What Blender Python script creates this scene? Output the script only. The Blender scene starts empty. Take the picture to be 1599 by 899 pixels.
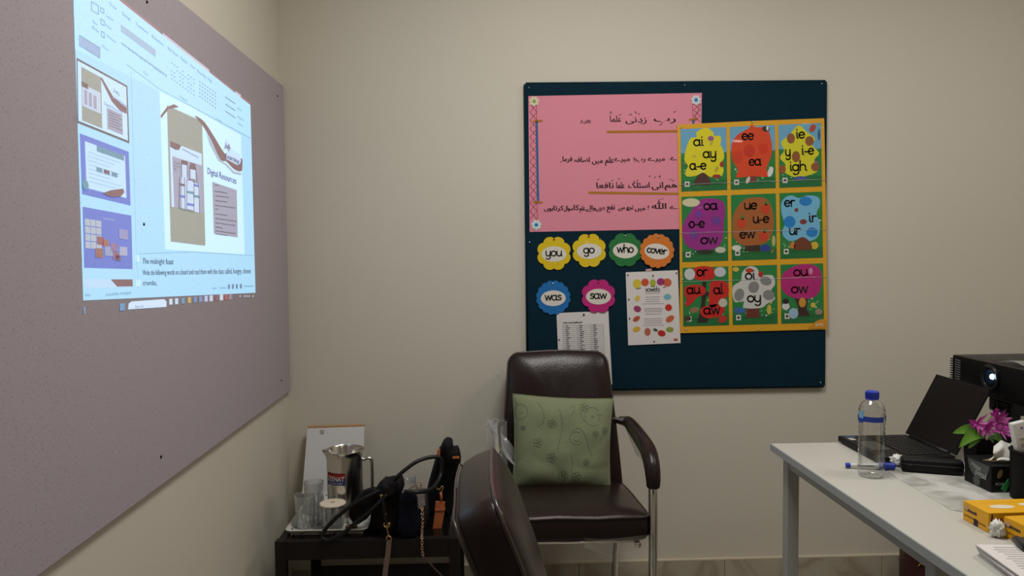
import bpy, bmesh, math, random, unicodedata
from mathutils import Vector, Matrix, noise
random.seed(7)
V = Vector
S = bpy.context.scene
COL = S.collection

# ------------------------------------------------------------------ camera
FPX, CX, CY = 1200.0, 799.5, 449.5
CAM = V((0, 0, 1.36))
YC = V((-46.5, 59.5, -FPX)).normalized()             # room depth axis in camera axes
XC = V((1.0, 0.0105, 0)); XC.z = -(XC.x*YC.x + XC.y*YC.y)/YC.z; XC.normalize()
ZC = XC.cross(YC).normalized()
ROT = Matrix((XC, YC, ZC))                            # camera axes -> room axes
cam = bpy.data.objects.new('camera', bpy.data.cameras.new('camera'))
cam.data.sensor_width = 36; cam.data.lens = 36*FPX/1599
cam.data.clip_start = .02
cam.matrix_world = Matrix.Translation(CAM) @ ROT.to_4x4()
COL.objects.link(cam); S.camera = cam

D, XL, XR, YF, HC, FZ = 3.12, -.795, 2.9, -1.9, 2.85, -.045      # back wall, left wall, right wall, wall behind camera, ceiling

# ------------------------------------------------------------------ light
w = bpy.data.worlds.new('world'); S.world = w; w.use_nodes = True
w.node_tree.nodes['Background'].inputs[0].default_value = (.75, .82, 1, 1)
w.node_tree.nodes['Background'].inputs[1].default_value = .02
def area(name, loc, size, power, col, rot=(0, 0, 0), sy=None):
    l = bpy.data.lights.new(name, 'AREA'); l.energy = power; l.color = col; l.size = size
    if sy: l.shape = 'RECTANGLE'; l.size_y = sy
    o = bpy.data.objects.new(name, l); o.location = loc; o.rotation_euler = rot; COL.objects.link(o)
    return o
LAMPS = [(.4, 1.75, 29), (1.9, 1.75, 12), (1.4, -.7, 4.5)]        # ceiling panels: x, y, watts
for lx, ly, lw in LAMPS: area('ceiling_lamp_light', (lx, ly, HC-.04), .58, lw, (1, .985, .955))
S.view_settings.view_transform = 'Standard'
S.view_settings.look = 'None'
S.view_settings.exposure = 0
S.view_settings.gamma = 1
S.view_settings.use_curve_mapping = False
S.cycles.use_denoising = True
S.cycles.max_bounces = 10
S.cycles.transparent_max_bounces = 24
S.cycles.caustics_reflective = False
S.cycles.caustics_refractive = False

# ------------------------------------------------------------------ pixel helpers
def ray(p):
    return ROT @ V(((p[0]-CX)/FPX, -(p[1]-CY)/FPX, -1))
def on_y(p, y):
    d = ray(p); return CAM + d*((y-CAM.y)/d.y)
def on_x(p, x):
    d = ray(p); return CAM + d*((x-CAM.x)/d.x)
def on_z(p, z):
    d = ray(p); return CAM + d*((z-CAM.z)/d.z)
def back(p, off): return on_y(p, D-off)
def left(p, off): return on_x(p, XL+off)

# ------------------------------------------------------------------ materials
def lin(r, g, b):
    f = lambda c: ((c/255+.055)/1.055)**2.4 if c > 10 else c/255/12.92
    return (f(r), f(g), f(b), 1)
MATS = {}
def mat(name, col, rough=.6, metal=0, spec=.5, coat=0, bump=0, bscale=40, var=0, vscale=6, emit=None, trans=0, ior=1.45, sheen=0, coords='Object', coat_rough=.08):
    if name in MATS: return MATS[name]
    m = bpy.data.materials.new(name); m.use_nodes = True; MATS[name] = m
    nt = m.node_tree; b = nt.nodes['Principled BSDF']
    b.inputs['Base Color'].default_value = col
    b.inputs['Roughness'].default_value = rough
    b.inputs['Metallic'].default_value = metal
    b.inputs['Specular IOR Level'].default_value = spec
    b.inputs['Coat Weight'].default_value = coat
    b.inputs['Coat Roughness'].default_value = coat_rough
    b.inputs['Transmission Weight'].default_value = trans
    b.inputs['IOR'].default_value = ior
    b.inputs['Sheen Weight'].default_value = sheen
    if bump or var:
        tc = nt.nodes.new('ShaderNodeTexCoord')
    if bump:
        n = nt.nodes.new('ShaderNodeTexNoise'); n.inputs['Scale'].default_value = bscale; n.inputs['Detail'].default_value = 4
        nt.links.new(tc.outputs[coords], n.inputs['Vector'])
        bp = nt.nodes.new('ShaderNodeBump'); bp.inputs['Strength'].default_value = bump; bp.inputs['Distance'].default_value = .01
        nt.links.new(n.outputs['Fac'], bp.inputs['Height'])
        nt.links.new(bp.outputs['Normal'], b.inputs['Normal'])
        nt.links.new(bp.outputs['Normal'], b.inputs['Coat Normal'])
    if var:
        n2 = nt.nodes.new('ShaderNodeTexNoise'); n2.inputs['Scale'].default_value = vscale; n2.inputs['Detail'].default_value = 5
        nt.links.new(tc.outputs[coords], n2.inputs['Vector'])
        mx = nt.nodes.new('ShaderNodeMix'); mx.data_type = 'RGBA'
        mx.inputs['A'].default_value = tuple(c*(1-var) for c in col[:3])+(1,)
        mx.inputs['B'].default_value = tuple(min(1, c*(1+var)) for c in col[:3])+(1,)
        nt.links.new(n2.outputs['Fac'], mx.inputs['Factor'])
        nt.links.new(mx.outputs['Result'], b.inputs['Base Color'])
    if emit:
        b.inputs['Emission Color'].default_value = emit[0]; b.inputs['Emission Strength'].default_value = emit[1]
    return m
def ink(r, g, b, gloss=False):                       # flat print; laminated when gloss
    k = 'print_%s_%d_%d_%d' % ('laminated' if gloss else 'matt', r, g, b)
    if k in MATS: return MATS[k]
    if not gloss: return mat(k, lin(r, g, b), .6, spec=.3)
    m = mat(k, lin(r, g, b), .4, spec=.4, coat=.55, coat_rough=.14)
    nt = m.node_tree; p = nt.nodes['Principled BSDF']
    g_ = nt.nodes.new('ShaderNodeNewGeometry')
    mp = nt.nodes.new('ShaderNodeMapping'); mp.inputs['Scale'].default_value = (5, 5, 13)
    nt.links.new(g_.outputs['Position'], mp.inputs['Vector'])
    n = nt.nodes.new('ShaderNodeTexNoise'); n.inputs['Scale'].default_value = 1.3; n.inputs['Detail'].default_value = 1.5
    nt.links.new(mp.outputs['Vector'], n.inputs['Vector'])
    bp = nt.nodes.new('ShaderNodeBump'); bp.inputs['Strength'].default_value = .55; bp.inputs['Distance'].default_value = .03
    nt.links.new(n.outputs['Fac'], bp.inputs['Height'])
    nt.links.new(bp.outputs['Normal'], p.inputs['Coat Normal'])
    return m
def clear(name, tint=(1, 1, 1), rough=.03, refl=1.0, bump=0, bscale=30, haze=0):
    """thin clear sheet: transparent with a fresnel reflection"""
    if name in MATS: return MATS[name]
    m = bpy.data.materials.new(name); m.use_nodes = True; MATS[name] = m
    nt = m.node_tree; nt.nodes.clear()
    out = nt.nodes.new('ShaderNodeOutputMaterial'); mix = nt.nodes.new('ShaderNodeMixShader')
    tr = nt.nodes.new('ShaderNodeBsdfTransparent'); gl = nt.nodes.new('ShaderNodeBsdfGlossy'); fr = nt.nodes.new('ShaderNodeLayerWeight')
    mu = nt.nodes.new('ShaderNodeMath'); mu.operation = 'MULTIPLY'; mu.inputs[1].default_value = refl
    fr.inputs['Blend'].default_value = .35
    tr.inputs['Color'].default_value = tint+(1,); gl.inputs['Roughness'].default_value = rough
    nt.links.new(fr.outputs['Facing'], mu.inputs[0]); 
    if bump:
        tc = nt.nodes.new('ShaderNodeTexCoord'); n = nt.nodes.new('ShaderNodeTexNoise'); n.inputs['Scale'].default_value = bscale
        nt.links.new(tc.outputs['Object'], n.inputs['Vector'])
        bp = nt.nodes.new('ShaderNodeBump'); bp.inputs['Strength'].default_value = bump; bp.inputs['Distance'].default_value = .01
        nt.links.new(n.outputs['Fac'], bp.inputs['Height'])
        nt.links.new(bp.outputs['Normal'], gl.inputs['Normal']); nt.links.new(bp.outputs['Normal'], fr.inputs['Normal'])
    nt.links.new(mu.outputs[0], mix.inputs[0]); nt.links.new(tr.outputs[0], mix.inputs[1]); nt.links.new(gl.outputs[0], mix.inputs[2])
    last = mix
    if haze:
        df = nt.nodes.new('ShaderNodeBsdfDiffuse'); df.inputs[0].default_value = (.8, .8, .8, 1)
        m2 = nt.nodes.new('ShaderNodeMixShader'); m2.inputs[0].default_value = haze
        nt.links.new(mix.outputs[0], m2.inputs[1]); nt.links.new(df.outputs[0], m2.inputs[2]); last = m2
    nt.links.new(last.outputs[0], out.inputs[0])
    return m

# ------------------------------------------------------------------ object helpers
def root_loc(p):
    while p.parent: p = p.parent
    return V(p.location)
def thing(name, label, cat, loc=(0, 0, 0), group=None):
    o = bpy.data.objects.new(name, None); COL.objects.link(o); o.location = loc; o.empty_display_size = .05
    o['label'] = label; o['category'] = cat
    if group: o['group'] = group
    return o
def tag(o, label, cat, group=None):
    o['label'] = label; o['category'] = cat
    if group: o['group'] = group
    return o
def struct(o):
    o['kind'] = 'structure'; return o
def obj(name, verts, faces, m, parent=None, smooth=False, angle=None):
    verts = [V(v) for v in verts]
    if parent is None:
        lo = [min(v[i] for v in verts) for i in range(3)]; hi = [max(v[i] for v in verts) for i in range(3)]
        org = V(((lo[0]+hi[0])/2, (lo[1]+hi[1])/2, lo[2]))
    else: org = root_loc(parent)
    me = bpy.data.meshes.new(name); me.from_pydata([v-org for v in verts], [], faces); me.materials.append(m); me.update()
    if smooth: me.polygons.foreach_set('use_smooth', [True]*len(me.polygons))
    o = bpy.data.objects.new(name, me); COL.objects.link(o)
    if parent is None: o.location = org
    else: o.parent = parent
    if smooth and angle:
        try: me.set_sharp_from_angle(angle=math.radians(angle))
        except Exception: pass
    return o
class MB:
    """collects shapes in room coordinates and links them as one mesh"""
    def __init__(s): s.v = []; s.f = []
    def add(s, v, f):
        n = len(s.v); s.v += [V(q) for q in v]; s.f += [tuple(i+n for i in q) for q in f]; return s
    def box(s, c, size, rz=0, bevel=0, M=None):
        bm = bmesh.new(); bmesh.ops.create_cube(bm, size=1)
        bmesh.ops.scale(bm, vec=size, verts=bm.verts)
        if bevel: bmesh.ops.bevel(bm, geom=list(bm.edges), offset=bevel, segments=2, affect='EDGES', profile=.6)
        T = (M if M is not None else Matrix.Translation(c) @ Matrix.Rotation(rz, 4, 'Z'))
        bm.verts.index_update()
        s.add([T @ q.co for q in bm.verts], [[q.index for q in f.verts] for f in bm.faces]); bm.free(); return s
    def span(s, a, b, bevel=0):
        a, b = V(a), V(b); return s.box((a+b)/2, [abs(x) for x in (b-a)], bevel=bevel)
    def tube(s, pts, r, n=10, closed=False, flat=None):
        pts = [V(p) for p in pts]; k = len(pts); rings = []; prev = None
        for i in range(k):
            if closed: t = pts[(i+1) % k]-pts[i-1]
            else: t = pts[min(i+1, k-1)]-pts[max(i-1, 0)]
            t.normalize()
            if prev is None:
                a = V((0, 0, 1)) if abs(t.z) < .9 else V((1, 0, 0))
                u = (a - t*a.dot(t)).normalized()
            else:
                u = prev - t*prev.dot(t)
                u = u.normalized() if u.length > 1e-6 else prev
            prev = u; x = t.cross(u)
            rr = r[i] if isinstance(r, (list, tuple)) else r
            fl = flat or 1
            rings.append([pts[i] + u*(rr*math.cos(2*math.pi*j/n)) + x*(rr*fl*math.sin(2*math.pi*j/n)) for j in range(n)])
        v = [q for R in rings for q in R]; f = []
        for i in range(k if closed else k-1):
            a, b = i*n, ((i+1) % k)*n
            for j in range(n): f.append((a+j, a+(j+1) % n, b+(j+1) % n, b+j))
        if not closed: f.append(tuple(range(n))[::-1]); f.append(tuple(range((k-1)*n, k*n)))
        return s.add(v, f)
    def lathe(s, prof, c, n=32, M=None, cap=True):
        T = M if M is not None else Matrix.Translation(c)
        v = []; f = []
        for (r, z) in prof:
            for j in range(n): v.append(T @ V((r*math.cos(2*math.pi*j/n), r*math.sin(2*math.pi*j/n), z)))
        for i in range(len(prof)-1):
            for j in range(n): f.append((i*n+j, i*n+(j+1) % n, (i+1)*n+(j+1) % n, (i+1)*n+j))
        if cap:
            f.append(tuple(range(n))[::-1]); f.append(tuple(range((len(prof)-1)*n, len(prof)*n)))
        return s.add(v, f)
    def pad(s, outline, rings, fn):
        """outline 2D loop, rings (scale, w); fn(u, v, w) -> point"""
        N = len(outline); c = sum((V(p) for p in outline), V((0, 0)))/N
        v = []; f = []
        for (k, w_) in rings:
            for p in outline:
                q = c + (V(p)-c)*k; v.append(fn(q.x, q.y, w_))
        for i in range(len(rings)-1):
            for j in range(N): f.append((i*N+j, i*N+(j+1) % N, (i+1)*N+(j+1) % N, (i+1)*N+j))
        v.append(fn(c.x, c.y, rings[0][1])); a = len(v)-1
        v.append(fn(c.x, c.y, rings[-1][1])); b = len(v)-1
        L = (len(rings)-1)*N
        for j in range(N):
            f.append((j, a, (j+1) % N)); f.append((L+j, L+(j+1) % N, b))
        return s.add(v, f)
    def build(s, name, m, parent=None, smooth=False, angle=None):
        return obj(name, s.v, s.f, m, parent, smooth, angle)
def cat_rom(pts, n=6, closed=False):
    pts = [V(p) for p in pts]; k = len(pts); out = []
    for i in range(k if closed else k-1):
        if closed: p0, p1, p2, p3 = pts[i-1], pts[i], pts[(i+1) % k], pts[(i+2) % k]
        else: p0, p1, p2, p3 = pts[max(i-1, 0)], pts[i], pts[i+1], pts[min(i+2, k-1)]
        for j in range(n):
            t = j/n
            out.append(.5*((2*p1) + (p2-p0)*t + (2*p0-5*p1+4*p2-p3)*t*t + (3*p1-p0-3*p2+p3)*t**3))
    if not closed: out.append(pts[-1])
    return out
def rrect(x0, y0, x1, y1, r, n=4):
    o = []
    for cx, cy, a in ((x1-r, y1-r, 0), (x0+r, y1-r, 90), (x0+r, y0+r, 180), (x1-r, y0+r, 270)):
        for j in range(n+1):
            t = math.radians(a+90*j/n); o.append((cx+r*math.cos(t), cy+r*math.sin(t)))
    return o
def densify(loop, m):
    o = []; k = len(loop)
    for i in range(k):
        a, b = V(loop[i]), V(loop[(i+1) % k]); c = max(1, int((b-a).length/m))
        o += [a+(b-a)*(j/c) for j in range(c)]
    return o
def ell(cx, cy, rx, ry, n=20, rot=0):
    c, s_ = math.cos(rot), math.sin(rot); o = []
    for j in range(n):
        a = 2*math.pi*j/n; x, y = rx*math.cos(a), ry*math.sin(a); o.append((cx+x*c-y*s_, cy+x*s_+y*c))
    return o
def scallop(cx, cy, r, lobes, amp, n=8):
    o = []
    for j in range(lobes*n):
        a = 2*math.pi*j/(lobes*n); rr = r*(1-amp+amp*abs(math.sin(lobes*a/2))**.7); o.append((cx+rr*math.sin(a), cy-rr*math.cos(a)))
    return o

# ---- flat print on a surface: everything below takes photo pixels and a surface
def flat(name, polys, surf, off, m, parent=None, thick=0):
    b = MB()
    for p in polys:
        f_ = [surf(q, off) for q in p]; n = len(f_)
        if thick:
            bk = [surf(q, off-thick) for q in p]
            b.add(f_+bk, [tuple(range(n)), tuple(range(2*n-1, n-1, -1))]+[(i, (i+1) % n, n+(i+1) % n, n+i) for i in range(n)])
        else: b.add(f_, [tuple(range(n))])
    return b.build(name, m, parent)
def stroke_polys(pts, wd):
    pts = [V(p) for p in pts]
    pts = [p for i, p in enumerate(pts) if i == 0 or (p-pts[i-1]).length > 1e-5]
    if len(pts) < 2:
        return [ell(pts[0].x, pts[0].y, wd/2, wd/2, 10)]
    o = []
    for i in range(len(pts)-1):
        a, b = pts[i], pts[i+1]; t = (b-a).normalized(); nrm = V((-t.y, t.x))*wd/2; o.append([a+nrm, b+nrm, b-nrm, a-nrm])
        if i and t.dot((a-pts[i-1]).normalized()) < .97: o.append(ell(a.x, a.y, wd/2, wd/2, 8))
    for e in (pts[0], pts[-1]): o.append(ell(e.x, e.y, wd/2, wd/2, 8))
    return o
def strokes(name, lines, wd, surf, off, m, parent):
    ps = []
    for l in lines: ps += stroke_polys(l, wd)
    return flat(name, ps, surf, off, m, parent)
def arc(cx, cy, rx, ry, a0, a1, n=12):
    return [(cx+rx*math.cos(math.radians(a0+(a1-a0)*j/n)), cy+ry*math.sin(math.radians(a0+(a1-a0)*j/n))) for j in range(n+1)]
O_ = arc(.45, .5, .42, .5, 40, 400, 20)
GL = {  # school handwriting letters, x height 1: (advance, strokes)
 'a': (1.05, [arc(.42, .5, .42, .5, 35, 395, 18), [(.84, 1), (.84, .2), (.9, .03), (1.0, 0)]]),
 'c': (.85, [arc(.45, .5, .42, .5, 45, 315, 16)]),
 'e': (.98, [[(.06, .5), (.85, .55)]+arc(.45, .5, .42, .5, 10, 320, 18)]),
 'g': (1.0, [arc(.42, .5, .42, .5, 35, 395, 18), [(.84, 1), (.84, -.25)]+arc(.45, -.25, .39, .4, 0, -150, 10)]),
 'h': (1.0, [[(.08, 1.7), (.08, 0)], [(.08, .55)]+arc(.45, .6, .37, .4, 180, 0, 10)+[(.82, .15), (.95, 0)]]),
 'i': (.42, [[(.15, 1), (.15, .15), (.3, 0)], [(.15, 1.42), (.15, 1.45)]]),
 'l': (.45, [[(.12, 1.7), (.12, .15), (.3, 0)]]),
 'o': (.95, [O_]),
 'r': (.7, [[(.1, 1), (.1, 0)], [(.1, .5)]+arc(.45, .6, .35, .38, 180, 60, 8)]),
 's': (.78, [[(.66, .85), (.5, .98), (.3, 1), (.12, .85), (.14, .66), (.35, .53), (.58, .42), (.68, .25), (.58, .06), (.35, 0), (.08, .1)]]),
 'u': (1.0, [[(.08, 1), (.08, .4)]+arc(.43, .4, .35, .4, 180, 340, 10)+[(.84, .5)], [(.84, 1), (.84, .15), (.97, 0)]]),
 'v': (.85, [[(.04, 1), (.4, 0), (.78, 1)]]),
 'w': (1.3, [[(.05, 1), (.33, 0), (.63, .95), (.93, 0), (1.22, 1)]]),
 'y': (.95, [[(.08, 1), (.08, .4)]+arc(.43, .4, .35, .4, 180, 340, 10)+[(.82, .5)], [(.82, 1), (.82, -.25)]+arc(.45, -.25, .37, .4, 0, -150, 10)]),
 '-': (.7, [[(.08, .45), (.55, .45)]]),
}
def hand(word, p0, p1, xh, wd):
    """polygons of a word between two baseline pixels"""
    p0, p1 = V(p0), V(p1); tot = sum(GL[c][0] for c in word); d = (p1-p0)/tot; up = V((d.y, -d.x)).normalized()*xh
    x = 0; ps = []
    for c in word:
        for st in GL[c][1]: ps += stroke_polys([p0+d*(x+q[0])+up*q[1] for q in st], wd)
        x += GL[c][0]
    return ps
_txt = {}
def glyphs(body):
    if body not in _txt:
        c = bpy.data.curves.new('t', 'FONT'); c.body = body; c.resolution_u = 2
        o = bpy.data.objects.new('t', c); COL.objects.link(o); dg = bpy.context.evaluated_depsgraph_get(); dg.update()
        me = o.evaluated_get(dg).to_mesh()
        vs = [V((q.co.x, q.co.y)) for q in me.vertices]; fs = [tuple(p.vertices) for p in me.polygons]
        o.evaluated_get(dg).to_mesh_clear(); bpy.data.objects.remove(o); bpy.data.curves.remove(c)
        _txt[body] = (vs, fs)
    return _txt[body]
def text(name, items, surf, off, m, parent, bold=0):
    """items: (body, p0, p1, em height px, up vector or None)"""
    if len(items) > 1:                                # each line of print a part of its own
        for it in items: o = text(name, [it], surf, off, m, parent, bold)
        return o
    b = MB()
    for it in items:
        body, p0, p1, h = it[:4]; p0, p1 = V(p0), V(p1); vs, fs = glyphs(body)
        if not vs: continue
        x0 = min(v.x for v in vs); x1 = max(v.x for v in vs); d = (p1-p0)/(x1-x0)
        up = V(it[4]) if len(it) > 4 else V((d.y, -d.x)).normalized(); up = up*h
        for k in ([0] if not bold else [-bold, bold]):
            b.add([surf(p0+d*(v.x-x0)+up*v.y+V((k, 0)), off) for v in vs], fs)
    return b.build(name, m, parent)
# Arabic letters joined with presentation forms
FORMS = {}
for cp in list(range(0xFB50, 0xFDF0))+list(range(0xFE70, 0xFEFD)):
    dc = unicodedata.decomposition(chr(cp)).split()
    if len(dc) == 2 and dc[0] in ('<initial>', '<medial>', '<final>', '<isolated>'): FORMS.setdefault(chr(int(dc[1], 16)), {})[dc[0][1:-1]] = chr(cp)
def shape(wd):
    wd = wd.replace('الله', '\ufdf2').replace('اللہ', '\ufdf2'); o = []
    for i, c in enumerate(wd):
        F = FORMS.get(c)
        if not F: o.append(c); continue
        pr = i > 0 and 'initial' in FORMS.get(wd[i-1], {}); nx = i < len(wd)-1 and 'initial' in F and wd[i+1] in FORMS
        o.append(F.get('medial' if pr and nx else 'final' if pr else 'initial' if nx else 'isolated', c))
    return ''.join(o)[::-1]

# ================================================================== ROOM
def wall_material(name, col):
    m = mat(name, col, .72, spec=.25, bump=.05, bscale=70, var=.03, vscale=2.2)
    return m
WALL = wall_material('cream_wall_paint', lin(203, 196, 181))
CEIL = mat('ceiling_white', lin(225, 222, 214), .8)
FLOOR = mat('floor_stone', lin(150, 140, 126), .35, var=.12, vscale=3)
T = .1
def slab(name, a, b, m): return struct(MB().span(a, b).build(name, m))
slab('floor', (XL-T, YF-T, FZ-.06), (XR+T, D+T, FZ), FLOOR)
slab('ceiling', (XL-T, YF-T, HC), (XR+T, D+T, HC+T), CEIL)
slab('wall_back', (XL-T, D, FZ), (XR+T, D+T, HC), WALL)
slab('wall_left', (XL-T, YF-T, FZ), (XL, D, HC), WALL)
slab('wall_right', (XR, YF-T, FZ), (XR+T, D, HC), WALL)
slab('wall_front', (XL, YF-T, FZ), (XR, YF, HC), WALL)
# marble skirting, one tile at a time
MB_ = mat('marble', lin(176, 170, 156), .28, spec=.5)
nt = MB_.node_tree; pb = nt.nodes['Principled BSDF']
tc = nt.nodes.new('ShaderNodeNewGeometry'); n1 = nt.nodes.new('ShaderNodeTexNoise'); n1.inputs['Scale'].default_value = 2.2; n1.inputs['Detail'].default_value = 6; n1.inputs['Distortion'].default_value = .7
nt.links.new(tc.outputs['Position'], n1.inputs['Vector'])
rp = nt.nodes.new('ShaderNodeValToRGB'); e = rp.color_ramp.elements
e[0].position = .40; e[0].color = lin(172, 166, 150); e[1].position = .62; e[1].color = lin(176, 168, 150)
q = e.new(.5); q.color = lin(146, 134, 112); q2 = e.new(.54); q2.color = lin(168, 160, 142); q3 = e.new(.46); q3.color = lin(166, 158, 140)
nt.links.new(n1.outputs['Fac'], rp.inputs['Fac']); nt.links.new(rp.outputs['Color'], pb.inputs['Base Color'])
GROUT = mat('skirting_cement', lin(196, 184, 160), .8)
BH = FZ+.105
bb = struct(MB().span((XL, D-.006, FZ), (XR, D, BH)).build('baseboard_back', GROUT))
MB().span((XL, D-.0125, BH), (XR, D, BH+.006)).build('cement_cap', GROUT, bb)
xs = [XL+.013, on_y((1130, 876), D).x-1.22, on_y((1130, 876), D).x-.61, on_y((1130, 876), D).x, on_y((1375, 870), D).x, on_y((1375, 870), D).x+.62, XR-.013]
for a, b in zip(xs, xs[1:]): MB().span((a+.001, D-.012, FZ), (b-.001, D-.0055, BH), bevel=.0015).build('marble_tile', MB_, bb)
bl = struct(MB().span((XL, YF, FZ), (XL+.006, D-.014, BH)).build('baseboard_left', GROUT))
MB().span((XL, YF, BH), (XL+.0125, D-.014, BH+.006)).build('cement_cap', GROUT, bl)
y = D-.014
while y > YF+.1:
    y2 = max(YF+.01, y-.6); MB().span((XL+.0055, y2+.001, FZ), (XL+.012, y-.001, BH), bevel=.0015).build('marble_tile', MB_, bl); y = y2
# ceiling lamps, out of the frame
for i, (x, y, _) in enumerate(LAMPS):
    t = thing('ceiling_panel_lamp', 'square white ceiling panel lamp '+('over the middle of the room', 'above the white table and projector', 'over the rear of the room')[i], 'lamp', (x, y, HC-.03), 'ceiling panel lamps')
    fr = MB()
    for s in (-1, 1):
        fr.box((x+s*.305, y, HC-.015), (.03, .64, .03)); fr.box((x, y+s*.305, HC-.015), (.58, .03, .03))
    fr.build('frame', CEIL, t)
    MB().span((x-.29, y-.29, HC-.03), (x+.29, y+.29, HC-.02)).build('diffuser', mat('lamp_diffuser', (.9, .9, .88, 1), .5, emit=((1, .95, .86, 1), .6)), t)

# ================================================================== PROJECTION BOARD ON THE LEFT WALL
def speckle(nt, lo, hi, scale=70):
    g = nt.nodes.new('ShaderNodeNewGeometry'); n = nt.nodes.new('ShaderNodeTexNoise'); n.inputs['Scale'].default_value = scale; n.inputs['Detail'].default_value = 3
    nt.links.new(g.outputs['Position'], n.inputs['Vector'])
    r = nt.nodes.new('ShaderNodeMapRange'); r.inputs['From Min'].default_value = .27; r.inputs['From Max'].default_value = .4
    r.inputs['To Min'].default_value = lo; r.inputs['To Max'].default_value = hi
    nt.links.new(n.outputs['Fac'], r.inputs['Value']); return r.outputs['Result']
LILAC = lin(168, 158, 164)
def board_mat(name, emit=None, strength=1):
    if name in MATS: return MATS[name]
    m = mat(name, LILAC, .62, spec=.3); nt = m.node_tree; p = nt.nodes['Principled BSDF']
    s = speckle(nt, .55, 1.0, 230)                    # fine dirt specks
    mx = nt.nodes.new('ShaderNodeMix'); mx.data_type = 'RGBA'; mx.blend_type = 'MULTIPLY'; mx.inputs['Factor'].default_value = 1
    mx.inputs['A'].default_value = LILAC if emit is None else tuple(c*.9 for c in LILAC[:3])+(1,)
    cb = nt.nodes.new('ShaderNodeCombineColor')
    for k in range(3): nt.links.new(s, cb.inputs[k])
    nt.links.new(cb.outputs[0], mx.inputs['B']); nt.links.new(mx.outputs['Result'], p.inputs['Base Color'])
    if emit:
        p.inputs['Emission Color'].default_value = emit
        mu = nt.nodes.new('ShaderNodeMath'); mu.operation = 'MULTIPLY'; mu.inputs[1].default_value = strength
        s2 = speckle(nt, .82, 1.0, 150); nt.links.new(s2, mu.inputs[0]); nt.links.new(mu.outputs[0], p.inputs['Emission Strength'])
    return m
BT = .016
pbz1 = on_x((430, 124), XL+BT).z; pby1 = D-.012; pbz0 = on_x((438, 621), XL+BT).z
pboard = thing('projection_board', 'large lilac wall board that carries the projected slide', 'board', (XL, 1.9, pbz0))
MB().span((XL+.001, -.3, pbz0), (XL+BT, pby1, pbz1), bevel=.0015).build('panel', board_mat('lilac_board'), pboard)
BLACK = mat('black_metal', lin(13, 12, 13), .4, spec=.3)
for p in ((229, 3), (251, 713), (224, 350), (433, 150), (439, 594)):
    c = on_x(p, XL+BT); MB().lathe([(.0038, 0), (.0038, .0015), (.002, .003)], None, 10, Matrix.Translation(c) @ Matrix.Rotation(math.pi/2, 4, 'Y')).build('screw', BLACK, pboard)
# ---- the slide: light from the projector, drawn where it falls on the board
SO = BT+.0006
def beam(r, g, b, k=1.0):
    """projector light that makes the board look this colour once the room light on it is added"""
    c = lin(r, g, b); room = (.14, .12, .125)
    return board_mat('beam_%d_%d_%d' % (r, g, b), tuple(max(0, x-y) for x, y in zip(c, room))+(1,), 1)
slide = thing('projected_slide', 'bright projected computer screen with a slide titled Digital Resources on the lilac board', 'projection', on_x((260, 480), XL+BT))
def sl(name, polys, layer, m, parent=slide): return flat(name, polys, left, SO+layer*.0004, m, parent)
def tx(name, items, layer, m, parent=slide, bold=0): return text(name, items, left, SO+layer*.0004, m, parent, bold)
win = sl('window_background', [[(113, -58), (391, 164), (399, 457), (130, 469)]], 0, beam(170, 220, 250))
sl('title_bar', [[(250, 51), (391, 160), (391, 164), (250, 55)], [(113, -64), (250, 47), (250, 52), (113, -58)]], 0, beam(150, 112, 116))
sl('search_box', [[(254, 51), (327, 109), (327, 113), (254, 55)]], 1, beam(200, 190, 205))
sl('search_box', [[(368, 142), (376, 148), (376, 152), (368, 146)]], 1, beam(200, 190, 205))
tool = sl('toolbar', [[(113, -58), (391, 164), (392, 214), (117, 77)]], 1, beam(178, 228, 254))
GREY_B = beam(108, 132, 158, .55); LINE_B = beam(140, 165, 190, .7); NAVY_B = beam(40, 70, 130, .5)
c1 = lambda x, y: (90+x*.2892, y*.2892)
up = (0, -1)
def menu(words):
    its = []
    for wd, x, y, half in words:
        a, b = c1(x-half, y-half*.78), c1(x+half, y+half*.78); its.append((wd, a, b, 7.5, up))
    return its
tx('menu_text', menu([('Draw', 300, 42, 18), ('Design', 372, 97, 22), ('Transitions', 455, 160, 33), ('Animations', 540, 226, 32), ('Slide Show', 622, 287, 28), ('Review', 683, 334, 18), ('View', 729, 368, 12), ('Recording', 777, 406, 24), ('Help', 822, 440, 12)]), 2, GREY_B, tool)
tx('button_text', [('New', c1(190, 120), c1(215, 140), 6, up), ('Slide', c1(185, 150), c1(222, 178), 6, up), ('Layout', c1(262, 88), c1(302, 118), 6, up), ('Reset', c1(260, 140), c1(290, 163), 6, up), ('Section', c1(265, 195), c1(315, 235), 6, up), ('Slides', c1(240, 250), c1(275, 278), 5, up), ('Font', c1(465, 395), c1(490, 412), 5, up), ('Paragraph', c1(660, 525), c1(700, 550), 5, up), ('Drawing', c1(855, 645), c1(885, 662), 5, up), ('Find', c1(972, 590), c1(992, 602), 5, up), ('Replace', c1(972, 632), c1(1005, 655), 5, up), ('Select', c1(972, 668), c1(1000, 686), 5, up)], 2, GREY_B, tool)
ic = []
def outline_box(x0, y0, x1, y1, k=.62):
    a, b = (x0, y0), (x1, y0+(x1-x0)*k); c_, d = (x1, y1+(x1-x0)*k), (x0, y1)
    return [[c1(*a), c1(*b), c1(*c_), c1(*d), c1(*a)]]
ln = outline_box(183, 8, 220, 55)+outline_box(233, 40, 250, 62)+outline_box(234, 102, 252, 128)+outline_box(236, 168, 252, 195)+outline_box(118, 190, 228, 245)
strokes('button_outline', ln, .9, left, SO+.0009, GREY_B, tool)
sl('font_box', [[c1(340, 130), c1(530, 270), c1(530, 310), c1(342, 170)]], 2, beam(158, 186, 212), tool)
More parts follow.
